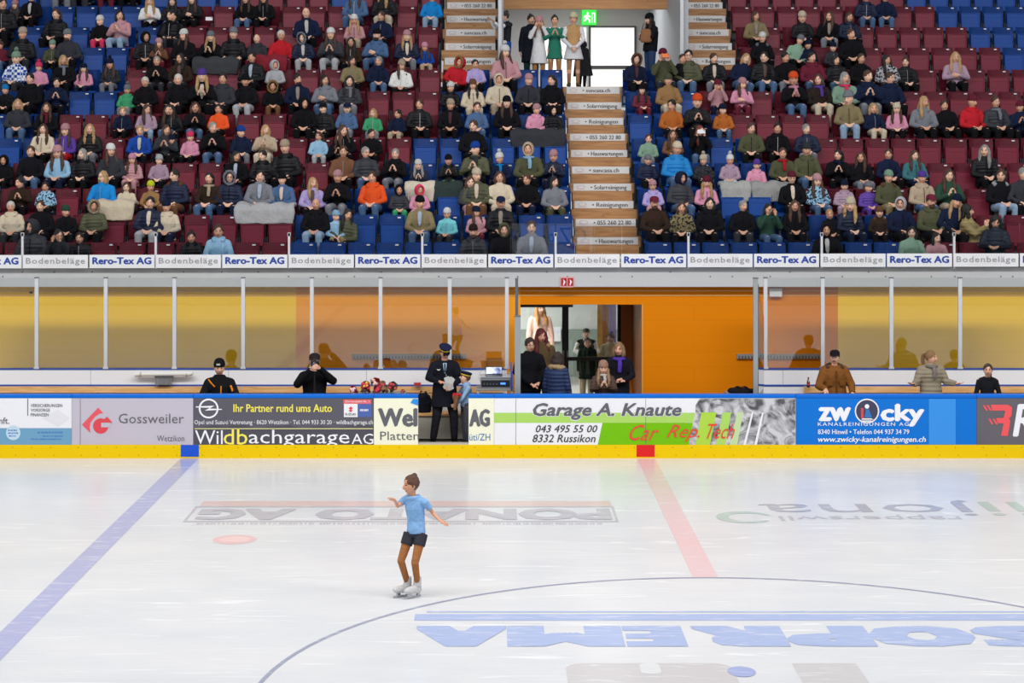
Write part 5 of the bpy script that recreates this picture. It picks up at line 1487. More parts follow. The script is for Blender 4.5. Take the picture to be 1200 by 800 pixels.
# blankets over laps
BLK = {}
def blanket_mesh(w):
    if w not in BLK:
        bm = bmesh.new(); n = int(w / .035)
        for i in range(n):
            x = -w / 2 + w * i / (n - 1); b_ = .02 * math.sin(i * .7)
            loft(bm, [(x, -.12, .16 + b_), (x, -.30, .19 + b_), (x, -.47, .175 + b_), (x, -.55, .09), (x * .98, -.57, -.06), (x * .96, -.57, -.15)], [.045, .045, .045, .045, .042, .04], n=8)
        me = rem(bm, .02, 3000, 3, 'blanket'); fuzz(me, .03, 6); me.materials.append(M['cloth']); BLK[w] = me
    return BLK[w]
def blanket(px0, px1, py_top, r, col, label, dz=0):
    d = ROWD(r) - .22; w = round((px1 - px0) * d / F, 2)
    o = new_obj('blanket', blanket_mesh(w), None, color=jit(col)); o.location = ((px0 + px1) / 2 * d / F - VX * d / F, d, ZF[r] + .45 + dz)
    tag(o, label, 'blanket'); return o
blanket(282, 347, 235, 2, 'a4a4a6', 'pale grey shiny blanket over the laps of a couple', dz=-.06)
blanket(232, 282, 70, 8, '3d3e42', 'dark grey blanket over two people in grey woolly hats', dz=-.05)
blanket(120, 162, 235, 2, 'bdb09a', 'cream blanket over the child next to the cyan jacket')
blanket(842, 873, 215, 3, '9fa09c', 'grey knitted blanket over a child in white bobble hat', dz=-.15)
blanket(878, 920, 215, 3, '8f908e', 'grey patterned blanket over the child in purple hat', dz=-.15)
blanket(478, 508, 215, 3, 'c9c0ae', 'white fleece blanket over a curly-haired child', dz=-.15)
blanket(510, 541, 215, 3, '2f3a38', 'dark green blanket over the child in black hat', dz=-.15)
blanket(600, 660, 160, 5, '34353a', 'black padded blanket below the child in dusty pink hat', dz=-.1)
blanket(303, 338, 75, 8, '7a2630', 'red tartan blanket under the person in red jacket')

# ------------------------------------------------------------------ seats: one at every place along the rows
occ = {}
for c in CAND: occ.setdefault(c['r'], []).append(c['x'])
seats = []
for r in range(12):
    s_ = F / ROWD(r)
    for side in (-1, 1):
        if side < 0: x = 1.18 if r < 8 else -1.45; step = -.508
        else: x = 2.90 if r < 8 else 5.48; step = .508
        n = 0
        while True:
            px = VX + x * s_
            if px < -14 or px > 1214: break
            o_ = any(abs(x - q) < .27 for q in occ.get(r, []))
            seats.append((r, side, n, x, px, o_)); x += step; n += 1
free = [s for s in seats if not s[5]]; taken = [s for s in seats if s[5]]
taken.sort(key=lambda s: s[0])
keep = set(map(lambda s: s[:3], free)) | set(s[:3] for s in taken[:max(0, 300 - len(free))])
mass = {'blue': [], 'burgundy': []}
print('SEATS', len(seats), 'free', len(free), 'people', len(CAND))
for (r, side, n, x, px, o_) in seats:
    col = seat_colour(px, 0, r)
    if (r, side, n) in keep:
        sd = 'left' if side < 0 else 'right'
        lb = f'{"occupied" if o_ else "empty folded"} {col} seat, {ordn[r]} row from the front, {ordn[n]} {sd} of the stairs'
        make_seat(x, r, col, not o_, lb)
    else: mass[col].append((x, r))
for col, lst in mass.items():
    if not lst: continue
    bm = bmesh.new()
    for x, r in lst:
        for key in ('backrest', 'seat_open', 'bracket'):
            b0 = len(bm.verts); bm.from_mesh(SM[col][key]); bm.verts.ensure_lookup_table()
            bmesh.ops.translate(bm, vec=V((x, ROWD(r), ZF[r])), verts=bm.verts[b0:])
    o = new_obj('seat_rows', bm, None, SCOL[col]); tag(o, f'remaining occupied {col} seats in the upper rows, under spectators', 'seats', kind='stuff')
# ------------------------------------------------------------------ people by the boards, in the corridor, on the landing, on the ice
def hero(px, py, d, k, J, label, group=None, rz=0, hs=1.0, skin='d9a68a', vox=.0075, slim=1.0):
    hz = H - (py - VY) * d / F
    p = empty('person', ((px - VX) * d / F, d, hz - HZ * k)); p.scale = (k,) * 3; p.rotation_euler = (0, 0, math.radians(rz))
    tag(p, label, 'person', group)
    new_obj('body', build_body(J, hs, voxel=vox, faces=26000, name='body', slim=slim), p, color=C(skin))
    p['k'] = k
    return p
def garment(p, name, me, col, m='cloth'):
    o = new_obj(name, me, p, color=C(col)); me.materials.clear(); me.materials.append(M[m]); return o
def shoes(p, J, col):
    for k in 'RL': garment(p, 'shoe', build_shoes(J, side=k), col)
def on_floor(py, d, z0=.05):
    return (H - (py - VY) * d / F - z0) / (.93 + HZ)
def stand(arm='S', yaw=0, pitch=0, hip=None, **k):
    J = upper(arm=arm, yaw=yaw, pitch=pitch, **k); stand_legs(J); return J
def setj(J, **kw):
    for a, b_ in kw.items(): J[a] = V(b_) if not isinstance(b_, V) else b_
    for k in 'RL': J['hd' + k] = J['hd' + k].normalized()
    return J
def arm(J, k, el, wr, hd, hn): J['el' + k], J['wr' + k], J['hd' + k], J['hn' + k] = V(el), V(wr), V(hd).normalized(), V(hn).normalized()
GATE = 'people standing in the corridor opening'
# man in black and orange on the bench
J = sit_legs(upper(yaw=12, pitch=10, fwd=-6)); arm(J, 'R', (.30, -.12, .24), (.37, -.02, .10), (.2, .1, -1), (-1, 0, 0)); arm(J, 'L', (-.24, -.18, .25), (-.10, -.30, .22), (.9, -.2, -.1), (0, 0, -1))
p = hero(256.5, 432, 29.1, 1.02, J, 'man in black jacket with orange trim and black woolly hat, seated on the long bench')
garment(p, 'jacket', build_jacket(J, fat=1.08), '19191c'); garment(p, 'trousers', build_trousers(J), '1c1c20'); shoes(p, J, '222224'); head_part(p, 'beanie', J, 1, C('1b1a1c')); head_part(p, 'hair_short', J, .96, C('3a3028'))
bm = bmesh.new()
for a, b_ in ((V((-.15, -.13, .52)), V((-.04, -.15, .40))), (V((.06, -.16, .42)), V((.06, -.165, .22)))): loft(bm, [a, (a + b_) / 2 + V((0, -.01, 0)), b_], [(.012, .02)] * 3, n=6)
loft(bm, [V((.20, -.085, .42)), V((.235, -.10, .33)), V((.24, -.11, .26))], [.018] * 3, n=6)
loft(bm, [V((-.17, -.155, .06)), V((-.06, -.19, .05))], [.02] * 2, n=6)
garment(p, 'orange_trim', rem(bm, .008, 1200, 1), 'e88a1e')
bm = bmesh.new(); box(bm, -.03, .03, -.012, 0, -.015, .015, .004); o = new_obj('hat_badge', bm, p, mat('badge_grey', 'b8b4ac')); o.location = J['head'] + V((0, -.105, .075))

# photographer
J = upper(yaw=-8, pitch=4, fwd=-4); 
for s, k in ((1, 'R'), (-1, 'L')):
    J['hip' + k] = V((.1 * s, 0, 0)); J['kn' + k] = V((.14 * s, -.30, -.30)); J['an' + k] = V((.13 * s, .02, -.60)); J['toe' + k] = V((.16 * s, -.13, -.66))
arm(J, 'R', (.30, -.12, .38), (.085, -.25, .60), (-.5, -.4, .5), (-1, 0, 0)); arm(J, 'L', (-.27, -.16, .34), (-.05, -.30, .59), (.5, -.4, .35), (1, 0, .5))
PH = hero(368.5, 424, 29.0, 1.03, J, 'photographer in black jacket and dark cap holding a camera to the face', rz=5)
garment(PH, 'jacket', build_jacket(J, fat=1.08), '17171a'); garment(PH, 'trousers', build_trousers(J), '1b1b1f'); shoes(PH, J, '222224'); head_part(PH, 'hair_short', J, .97, C('2a211c')); head_part(PH, 'cap', J, 1.0, C('2b2426'))
def camera_prop(loc, sc=1.0):
    root = empty('photo_camera', loc); tag(root, 'black camera on a monopod held by the photographer', 'camera'); K = mat('camera_black', '151517', rough=.35)
    bx('camera_body', -.07, .07, -.03, .03, -.05, .05, K, root, bev=.008); bx('viewfinder', -.025, .025, -.025, .03, .05, .075, K, root, bev=.004)
    bm = bmesh.new(); loft(bm, [V((0, -.03, 0)), V((0, -.06, 0)), V((0, -.065, 0)), V((0, -.15, 0)), V((0, -.155, 0)), V((0, -.19, 0))], [.035, .035, .04, .04, .046, .046], n=20); new_obj('lens', bm, root, K)
    bm = bmesh.new(); loft(bm, [V((0, -.1905, 0)), V((0, -.194, 0))], [.038, .03], n=20); new_obj('lens_glass', bm, root, mat('lens_glass', '2a3050', rough=.05))
    bm = bmesh.new(); loft(bm, [V((0, -.08, -.04)), V((0, -.08, -.5)), V((0, -.08, -.5)), V((0, -.08, loc[2] * -1 + .06))], [.014, .014, .010, .010], n=10); new_obj('monopod', bm, root, K)
    return root
hw = PH.matrix_basis @ (J['head'] + V((.01, -.17, -.01))); camera_prop((hw.x, hw.y, hw.z))

# uniformed man and boy in the gate
def peaked_cap(p, J, hs, band=True):
    bm = bmesh.new(); zrings(bm, [(.052, .088, .104, .008), (.082, .090, .106, .008), (.115, .112, .128, .0), (.128, .108, .124, .0), (.140, .05, .06, .006)], n=24)
    o = garment(p, 'peaked_cap', rem(bm, .006, 2400, 1), '1d2340'); Mh = Matrix.Translation(J['head']) @ J['Mh'].to_4x4() @ Matrix.Scale(hs, 4); o.matrix_local = Mh
    bm = bmesh.new(); loft(bm, [(0, -.075, .060), (0, -.115, .050), (0, -.145, .036)], [(.075, .006), (.066, .006), (.04, .005)], n=12)
    q = garment(o, 'cap_peak', rem(bm, .005, 800, 0), '15151a')
    bm = bmesh.new(); zrings(bm, [(.060, .0905, .1065, .008), (.066, .0925, .1085, .008), (.074, .0925, .1085, .008), (.080, .092, .108, .008)], n=24); q2 = new_obj('cap_band', bm, o, mat('gold_band', 'd9b52a', rough=.45))
    bm = bmesh.new(); ell(bm, (0, -.112, .098), (.012, .006, .014)); new_obj('cap_badge', bm, o, mat('gold_band', 'd9b52a'))
J = stand(yaw=14, pitch=24); arm(J, 'R', (.27, -.04, .22), (.11, -.27, .12), (-.5, -.6, -.2), (-1, 0, -.2)); arm(J, 'L', (-.28, -.03, .24), (-.10, -.26, .20), (.8, -.5, -.1), (0, 0, -1))
J['knR'] = V((.16, -.03, -.43)); J['anR'] = V((.17, .02, -.84)); J['toeR'] = V((.22, -.13, -.90)); J['knL'] = V((-.14, -.03, -.43)); J['anL'] = V((-.20, .02, -.84)); J['toeL'] = V((-.25, -.12, -.90))
COP = hero(521, 413, 29.02, on_floor(413, 29.02), J, 'man in dark uniform coat and gold-banded peaked cap standing in the open gate', skin='d59a80', rz=4)
garment(COP, 'coat', build_jacket(J, fat=1.12, length=.30, skirt=.03, open_neck=True, voxel=.010, faces=9000), '1b1c24'); garment(COP, 'trousers', build_trousers(J, fat=1.08), '24242a'); shoes(COP, J, '15151a')
peaked_cap(COP, J, 1.0); head_part(COP, 'hair_short', J, .96, C('4a4038'))
bm = bmesh.new()
for s in (-1, 1): loft(bm, [(s * .008, -.100, .012), (s * .030, -.103, .006), (s * .055, -.085, .012)], [(.012, .010), (.020, .008), (.014, .008)], side=(0, 0, 1), n=10)
o = new_obj('sunglasses', rem(bm, .004, 1200, 0), COP, mat('sunglass_black', '0c0c0e', rough=.12)); o.matrix_local = Matrix.Translation(J['head']) @ J['Mh'].to_4x4()
bm = bmesh.new(); ngon(bm, [V((-.035, -.105, .50)), V((.035, -.105, .50)), V((.012, -.158, .33)), V((-.012, -.158, .33))]); bmesh.ops.solidify(bm, geom=bm.faces[:], thickness=.012); o = garment(COP, 'shirt_front', None or (lambda m_: (bm.to_mesh(m_), m_)[1])(bpy.data.meshes.new('shirt')), '9fb6cc')
bm = bmesh.new(); loft(bm, [(0, -.118, .49), (0, -.150, .42), (0, -.166, .34)], [.016, (.014, .008), (.02, .008)], n=8); garment(COP, 'tie', rem(bm, .006, 500, 0), '2c3440')
bm = bmesh.new()
for z in (.30, .20, .10): ell(bm, (.02, -.165, z), (.012, .006, .012), sub=1)
new_obj('coat_buttons', bm, COP, mat('button_silver', 'b8bac0', rough=.3, metal=.6))
bm = bmesh.new(); ngon(bm, [V((-.145, -.150, .405)), V((-.11, -.152, .395)), V((-.075, -.152, .405)), V((-.10, -.153, .38)), V((-.12, -.153, .38))]); bmesh.ops.solidify(bm, geom=bm.faces[:], thickness=.01); new_obj('wing_badge', bm, COP, mat('badge_white', 'e0e0e0'))
def sheets(loc, rz, label):
    root = empty('paper_sheets', loc, rz); tag(root, label, 'paper'); m_ = mat('paper_white', 'dfe0dc', rough=.7)
    for i, (a, b_) in enumerate(((-8, 0), (10, .006), (24, .012))):
        bm = bmesh.new(); n = 6; prev = None
        for j in range(n + 1):
            z = -.10 + .2 * j / n; r_ = [bm.verts.new((x, -b_ + .015 * math.sin(j * .9 + i), z)) for x in (-.065, .065)]
            if prev: bm.faces.new((prev[0], prev[1], r_[1], r_[0]))
            prev = r_
        bmesh.ops.solidify(bm, geom=bm.faces[:], thickness=.002)
        o = new_obj('sheet', bm, root, m_); o.rotation_euler = (math.radians(-12), math.radians(a), 0)
q = P(526, 449, 28.72); sheets((q.x, q.y, q.z), 0, 'white paper sheets held by the uniformed man')
J = stand(yaw=-8, pitch=-14); arm(J, 'R', (.20, -.14, .22), (.10, -.26, .08), (-.3, -.7, -.4), (-1, 0, 0)); arm(J, 'L', (-.22, -.12, .22), (-.10, -.27, .10), (.2, -.8, -.3), (1, 0, 0))
KID = hero(545.5, 443, 28.95, on_floor(443, 28.95), J, 'boy in light blue shirt, dark trousers and peaked cap looking up beside the gate', rz=-72, hs=1.22, skin='e0ad92')
garment(KID, 'shirt', build_jacket(J, fat=.86, length=.03), '8fb2d6'); garment(KID, 'trousers', build_trousers(J, fat=.9), '4c4c54'); shoes(KID, J, '1c1c20'); peaked_cap(KID, J, 1.2); head_part(KID, 'hair_short', J, 1.17, C('5a4534'))

def bouquet(loc, h, wrap, fl, label, rx=0, ry=0, group=None):
    root = empty('flower_bouquet', loc); root.rotation_euler = (math.radians(rx), math.radians(ry), 0); tag(root, label, 'bouquet', group)
    bm = bmesh.new(); loft(bm, [V((0, 0, 0)), V((0, 0, h * .5)), V((0, 0, h * .8)), V((0, 0, h))], [h * .06, h * .14, h * .24, h * .30], n=11, cap=False); 
    for v in bm.verts: v.co += V((noise.noise(v.co * 30), noise.noise(v.co * 31 + V((5, 0, 0))), 0)) * h * .07
    bmesh.ops.solidify(bm, geom=bm.faces[:], thickness=.003); new_obj('wrapping', bm, root, mat('wrap_' + wrap, wrap, rough=.4))
    bm = bmesh.new(); rr = random.Random(int(h * 1e4) + len(label))
    for i in range(7): ell(bm, (rr.uniform(-.2, .2) * h, rr.uniform(-.2, .2) * h, h * rr.uniform(.85, 1.05)), (h * .11, h * .11, h * .09), sub=2)
    me = rem(bm, h * .035, 1200, 0); fuzz(me, h * .06, 60 / (h * 6)); me.materials.append(mat('petal_' + fl, fl, rough=.7)); new_obj('blossoms', me, root)
    return root
q = P(533, 480, 28.75); bouquet(q, .24, 'b98a62', 'c41f2c', 'small red bouquet in brown paper held between the uniformed man and the boy', 0, 8)

# corridor group
J = stand(yaw=10, pitch=4); arm(J, 'R', (.25, -.02, .22), (.12, -.24, .05), (-.8, -.4, -.3), (0, 0, -1)); arm(J, 'L', (-.25, -.02, .22), (-.02, -.24, .03), (.8, -.4, -.3), (0, 0, -1))
p = hero(621, 404.5, 29.7, on_floor(404.5, 29.7), J, 'man with glasses and short dark hair in black jacket, hands folded, beside the grey post', GATE, rz=8)
garment(p, 'jacket', build_jacket(J, fat=1.08, length=.16), '17171b'); garment(p, 'trousers', build_trousers(J), '222228'); shoes(p, J, '1c1c20'); head_part(p, 'hair_short', J, 1.03, C('2a1d16')); head_part(p, 'glasses', J, 1, (1, 1, 1, 1))
J = stand(yaw=20, pitch=6); p = hero(634, 394, 30.7, on_floor(394, 30.7), J, 'woman with long dark red hair behind the man with glasses', GATE, skin='d8a088')
garment(p, 'jacket', build_jacket(J, fat=1.05, length=.1), '5c4a34'); garment(p, 'trousers', build_trousers(J), '222228'); shoes(p, J, '1c1c20'); head_part(p, 'hair_long', J, 1.04, C('5a1418')); head_part(p, 'fur_collar', J, 1, C('b59a6e'))
J = stand(yaw=15, pitch=15); p = hero(653, 421, 29.35, on_floor(421, 29.35), J, 'person with long brown hair seen from behind in navy parka with fur collar', GATE, rz=155)
garment(p, 'jacket', build_jacket(J, fat=1.14, length=.12, quilt=False), '2b3a60', 'puffer'); garment(p, 'trousers', build_trousers(J), '1c1c22'); shoes(p, J, '1c1c20'); head_part(p, 'hair_bob', J, 1.12, C('33241c'))
o = head_part(p, 'fur_collar', J, 1.15, C('c2a67c')); o.location.z += .015
J = stand('C', yaw=0, pitch=5); p = hero(707, 432, 29.15, on_floor(432, 29.15), J, 'girl in beige woolly hat and brown quilted jacket with clasped hands at the boards', GATE, hs=1.16, skin='e2b096')
garment(p, 'jacket', build_jacket(J, fat=1.12, quilt=True), '4a3830', 'puffer'); garment(p, 'trousers', build_trousers(J), '222228'); shoes(p, J, '1c1c20'); head_part(p, 'hair_under_hat', J, 1.15, C('9a7a58')); head_part(p, 'beanie', J, 1.17, C('a88470')); head_part(p, 'fur_collar', J, 1.0, C('8f7256')); head_part(p, 'scarf', J, .85, C('d8d0c8'))
J = stand(yaw=-6, pitch=4); arm(J, 'R', (.25, -.02, .2), (.13, -.24, .12), (-.8, -.3, .3), (0, .3, -1)); arm(J, 'L', (-.23, -.02, .2), (-.02, -.25, .09), (.6, -.2, .6), (1, 0, 0))
p = hero(725.5, 409.5, 29.9, on_floor(409.5, 29.9), J, 'woman with violet scarf and black coat standing in the corridor', GATE, rz=-12, skin='e0a890')
garment(p, 'coat', build_jacket(J, fat=1.02, length=.30, skirt=.02), '1b1b22'); garment(p, 'trousers', build_trousers(J), '222228'); shoes(p, J, '1c1c20'); head_part(p, 'hair_bob', J, 1.06, C('8a6a4c')); head_part(p, 'scarf', J, 1.12, C('5a3fb0'))
LOB = 'people behind the glass doors'
J = stand(yaw=0); arm(J, 'R', (.27, -.05, .25), (.12, -.27, .22), (-.4, -.8, -.2), (-1, 0, 0)); arm(J, 'L', (-.27, -.05, .25), (-.12, -.27, .22), (.4, -.8, -.2), (1, 0, 0))
p = hero(687, 391, 34.5, on_floor(391, 34.5), J, 'person in checked cap and white and black jacket behind the glass door', LOB)
garment(p, 'jacket', build_jacket(J, fat=1.1, length=.1), 'c9c6c0'); garment(p, 'vest', build_jacket(J, fat=1.13, length=.1, sleeve=.3), '2a2826'); garment(p, 'trousers', build_trousers(J), 'b8a48c'); shoes(p, J, '1c1c20'); head_part(p, 'cap', J, 1, C('5a5450')); head_part(p, 'hair_short', J, .97, C('3a2a20'))
J = stand(yaw=0); p = hero(688.5, 402, 33.95, on_floor(402, 33.95), J, 'girl in dark green coat behind the glass door', LOB, hs=1.15)
garment(p, 'coat', build_jacket(J, fat=1.1, length=.32, skirt=.04), '26352c'); garment(p, 'trousers', build_trousers(J, fat=.85), 'b8a48c'); shoes(p, J, '1c1c20'); head_part(p, 'hair_short', J, 1.15, C('3a2a20'))
J = stand(yaw=-30); p = hero(715.5, 396, 33.9, on_floor(396, 33.9), J, 'person with dark hair tied back and cream jacket behind the glass door', LOB, skin='b88a72')
garment(p, 'jacket', build_jacket(J, fat=1.0, length=.12), 'b3a88a'); garment(p, 'trousers', build_trousers(J), '55344c'); shoes(p, J, '1c1c20'); head_part(p, 'hair_bun', J, 1.03, C('241b18'))
J = stand(yaw=25); p = hero(633, 362, 36.4, on_floor(362, 36.4), J, 'girl in pale pink dress with long fair ponytail in the lobby', LOB)
garment(p, 'dress', build_dress(J, length=.30, flare=.20), 'd9b0a0'); garment(p, 'tights', build_trousers(J, fat=.85), 'cc9c80'); shoes(p, J, 'd0cfcf'); head_part(p, 'hair_long', J, 1.02, C('b07a3e'))
# right side
J = stand(yaw=-18, pitch=2); arm(J, 'L', (-.29, -.06, .18), (-.20, -.26, .15), (-.1, -.9, -.4), (0, 0, -1)); arm(J, 'R', (.29, -.02, .20), (.27, -.22, .08), (0, -.9, -.3), (0, 0, -1))
p = hero(978, 419, 28.62, on_floor(419, 28.62), J, 'man with moustache in brown parka and dark cap leaning a hand on the blue rail')
garment(p, 'parka', build_jacket(J, fat=1.2, length=.2, open_neck=True), '7c4f26'); garment(p, 'trousers', build_trousers(J), '2b2b30'); shoes(p, J, '1c1c20'); head_part(p, 'cap', J, 1.03, C('1c1b1f')); head_part(p, 'hair_short', J, .99, C('3a2c22')); o = head_part(p, 'fur_collar', J, 1.12, C('5c4430')); 
bm = bmesh.new(); loft(bm, [(-.03, -.103, -.048), (0, -.109, -.042), (.03, -.103, -.048)], [.006, .008, .006], n=6); o = new_obj('moustache', bm, p, M['hair'], C('4a3020')); o.matrix_local = Matrix.Translation(J['head']) @ J['Mh'].to_4x4()
bm = bmesh.new(); loft(bm, [(0, -.150, .46), (.005, -.172, .30), (.005, -.175, .0)], [(.016, .006)] * 3, n=6); garment(p, 'zip_flap', rem(bm, .007, 400, 0), '5e3a1a')
bm = bmesh.new()
for s in (-1, 1): box(bm, s * .11 - .05, s * .11 + .05, -.178, -.16, .20, .30, .006)
garment(p, 'chest_pockets', (lambda m_: (bm.to_mesh(m_), m_)[1])(bpy.data.meshes.new('pk')), '734820')
J = stand(yaw=55, pitch=2); arm(J, 'L', (-.27, -.03, .22), (-.345, -.16, .22), (-.75, -.5, .1), (0, 0, 1)); arm(J, 'R', (.27, -.02, .24), (.42, -.12, .22), (.95, -.3, .1), (0, 0, 1))
p = hero(1091, 419, 28.8, on_floor(419, 28.8), J, 'woman with fair tied hair in beige puffer jacket spreading her arms', skin='dda68c')
garment(p, 'puffer_jacket', build_jacket(J, fat=1.14, length=.18, quilt=True), '8f8470', 'puffer'); garment(p, 'trousers', build_trousers(J), '2b2b30'); shoes(p, J, '1c1c20'); head_part(p, 'hair_ponytail', J, 1.04, C('8a6642')); head_part(p, 'scarf', J, 1.0, C('8a8078'))
J = stand(yaw=-15, pitch=0); arm(J, 'L', (-.24, -.0, .2), (-.30, -.12, .05), (-.6, -.7, -.1), (0, 0, -1)); arm(J, 'R', (.24, .0, .2), (.28, -.10, .04), (.5, -.7, -.1), (0, 0, -1))
p = hero(1157.5, 434, 28.75, on_floor(434, 28.75), J, 'girl with dark hair tied back in plain black top at the boards', hs=1.12, skin='dca48a')
garment(p, 'top', build_jacket(J, fat=.84, open_neck=True, sleeve=.85), '1e1f24'); garment(p, 'trousers', build_trousers(J), '1c1c22'); shoes(p, J, '1c1c20'); head_part(p, 'hair_ponytail', J, 1.12, C('33221a'))

# skater
J = upper(yaw=-62, pitch=4)
setj(J, pel=(0, 0, .03), sp1=(0, .02, .19), che=(-.02, .0, .37), nek=(-.05, -.01, .53), head=(-.075, -.03, .685), shL=(-.165, .07, .47), shR=(.13, -.06, .45))
arm(J, 'L', (-.26, -.08, .40), (-.285, -.22, .50), (-.35, -.5, .45), (0, 0, -1)); arm(J, 'R', (.235, -.02, .30), (.34, -.14, .215), (.7, -.5, -.25), (0, 0, -1))
setj(J, hipL=(-.09, .02, 0), hipR=(.08, -.02, 0), knL=(-.21, -.10, -.37), anL=(-.12, .02, -.72), toeL=(-.27, -.08, -.80), knR=(-.01, -.17, -.38), anR=(.02, -.02, -.71), toeR=(-.13, -.16, -.80))
KS = .755; dS = 19.2
SK = hero(481.5, 570.5, dS, KS, J, 'young figure skater in light blue shirt and dark shorts gliding on the ice', hs=1.14, skin='d69a78', vox=.005, slim=.74)
SK.location.x += .075 * KS; SK.location.z = .90 * KS
garment(SK, 'shirt', build_jacket(J, fat=.77, length=.02, sleeve=.3, open_neck=True, voxel=.009, faces=7000), '86b0dc')
bm = bmesh.new(); mid = V((0, 0, 0))
garment(SK, 'shorts', build_trousers(J, fat=.84, cut=.42, voxel=.008, hipf=.84), '3a3a42'); garment(SK, 'tights', build_trousers(J, fat=.74, hipf=.70, voxel=.006, faces=8000), 'a56c42')
head_part(SK, 'hair_bun', J, 1.10, C('5c3c2a')); head_part(SK, 'hair_short', J, 1.15, C('5c3c2a'))
for k in 'LR':
    bm = bmesh.new()
    an, toe = J['an' + k], J['toe' + k]; fw = V((toe.x - an.x, toe.y - an.y, 0)).normalized()
    loft(bm, [an + V((0, 0, .10)), an + V((0, 0, .03)), an + V((0, 0, -.03)) + fw * .01], [.056, .058, .062], n=12)
    a = V((an.x, an.y, toe.z - .0)) - fw * .05
    a.z += .018; loft(bm, [a, a + fw * .06, a + fw * .15, a + fw * .25, a + fw * .29], [(.04, .055), (.05, .066), (.054, .058), (.048, .046), (.024, .024)], side=fw.cross(V((0, 0, 1))), n=12)
    garment(SK, 'skate_boot', rem(bm, .008, 3000, 1), 'c9c8c8')
for k in 'LR':
    an, toe = J['an' + k], J['toe' + k]; fw = V((toe.x - an.x, toe.y - an.y, 0)).normalized(); sd = fw.cross(V((0, 0, 1)))
    bm = bmesh.new(); a = V((an.x, an.y, 0)) - fw * .06; zt, zb = toe.z - .03, -.893
    for u0, u1, z0, z1, w in ((0, .30, zb, zb + .025, .004), (.03, .07, zb + .02, zt, .018), (.19, .24, zb + .02, zt, .018)):
        c = [a + fw * u + sd * s_ * w for u in (u0, u1) for s_ in (-1, 1)]
        vs_ = [bm.verts.new((q.x, q.y, z)) for z in (z0, z1) for q in c]
        for f in ((0, 1, 3, 2), (4, 6, 7, 5), (0, 4, 5, 1), (2, 3, 7, 6), (0, 2, 6, 4), (1, 5, 7, 3)): bm.faces.new([vs_[i] for i in f])
    new_obj('skate_blade', bm, SK, mat('blade_steel', 'b4b8bd', rough=.2, metal=.9))

# landing group
LG_ = 'people standing on the landing'
kl = lambda py, d: on_floor(py, d, LZ)
J = stand(yaw=20); p = hero(622.5, 23.5, 38.5, kl(23.5, 38.5), J, 'person in navy jacket behind the girl in white on the landing', LG_)
garment(p, 'jacket', build_jacket(J, fat=1.1, length=.35, skirt=.03), '20242e'); garment(p, 'trousers', build_trousers(J), '2a4540'); shoes(p, J, '1c1c20'); head_part(p, 'hair_bun', J, 1.03, C('241b18'))
J = stand('P'); p = hero(631.5, 27.5, 38.05, kl(27.5, 38.05), J, 'girl in white dress coat and pink hat with raised hands on the landing', LG_, hs=1.1)
garment(p, 'dress', build_dress(J, length=.36, flare=.23), 'd6d6d8'); garment(p, 'tights', build_trousers(J, fat=.8), 'a5774f'); shoes(p, J, 'd0cfcf'); head_part(p, 'hair_long', J, 1.05, C('6a4432')); head_part(p, 'beanie', J, 1.18, C('c48c92'))
J = stand('C'); p = hero(650, 24.5, 38.0, kl(24.5, 38.0), J, 'girl in green dress coat clapping on the landing', LG_, hs=1.05)
garment(p, 'coat', build_dress(J, length=.27, flare=.20), '2c7560'); garment(p, 'tights', build_trousers(J, fat=.8), 'a5774f'); shoes(p, J, '8a6a50'); head_part(p, 'hair_bun', J, 1.06, C('2a1c16'))
J = stand(yaw=-12); arm(J, 'R', (.24, -.03, .2), (.05, -.24, .0), (-.7, -.3, -.5), (0, 0, -1)); arm(J, 'L', (-.24, -.03, .2), (-.05, -.24, .0), (.7, -.3, -.5), (0, 0, -1))
p = hero(672, 23, 37.9, kl(23, 37.9), J, 'girl in cream hat, tan waistcoat and white dress at the top of the stairs', LG_, hs=1.04)
garment(p, 'dress', build_dress(J, length=.30, flare=.24), 'd4d3d6'); garment(p, 'waistcoat', build_jacket(J, fat=.93, length=-.02, sleeve=.15, open_neck=True), 'b48e62'); garment(p, 'tights', build_trousers(J, fat=.8), 'a17a5e'); shoes(p, J, '6a5442'); head_part(p, 'hair_short', J, 1.04, C('6a4a34')); head_part(p, 'beanie', J, 1.12, C('cfc2a0'))
J = stand(yaw=120); p = hero(682.5, 52, 38.7, kl(52, 38.7), J, 'person in long black coat behind the girl in the cream hat', LG_, rz=140)
garment(p, 'coat', build_jacket(J, fat=1.5, length=.5, skirt=.12), '2a2b2e'); garment(p, 'trousers', build_trousers(J), '1c1c20'); shoes(p, J, '1c1c20'); head_part(p, 'hair_short', J, 1.05, C('1c1a1a')); head_part(p, 'hood', J, 1.05, C('2a2b2e'))
J = stand('X', yaw=0, pitch=8); p = hero(762, 23.5, 38.1, kl(23.5, 38.1), J, 'person in black jacket, black hat and jeans facing sideways at the landing edge', LG_, rz=-68)
garment(p, 'jacket', build_jacket(J, fat=1.12, length=.1), '19191e'); garment(p, 'trousers', build_trousers(J), '2e4162'); shoes(p, J, '1c1c20'); head_part(p, 'hair_long', J, 1.0, C('1c1614')); head_part(p, 'beanie', J, 1.05, C('16161a'))
q = P(757, 41, 37.85); root = empty('handbag', q); tag(root, 'brown bag carried by the person in black on the landing', 'bag')
bm = bmesh.new(); loft(bm, [V((0, 0, -.16)), V((0, 0, -.12)), V((0, 0, .10)), V((0, 0, .13))], [(.10, .04), (.13, .06), (.11, .05), (.08, .03)], n=12); garment(root, 'bag_body', rem(bm, .012, 1500, 1), '8c6244')
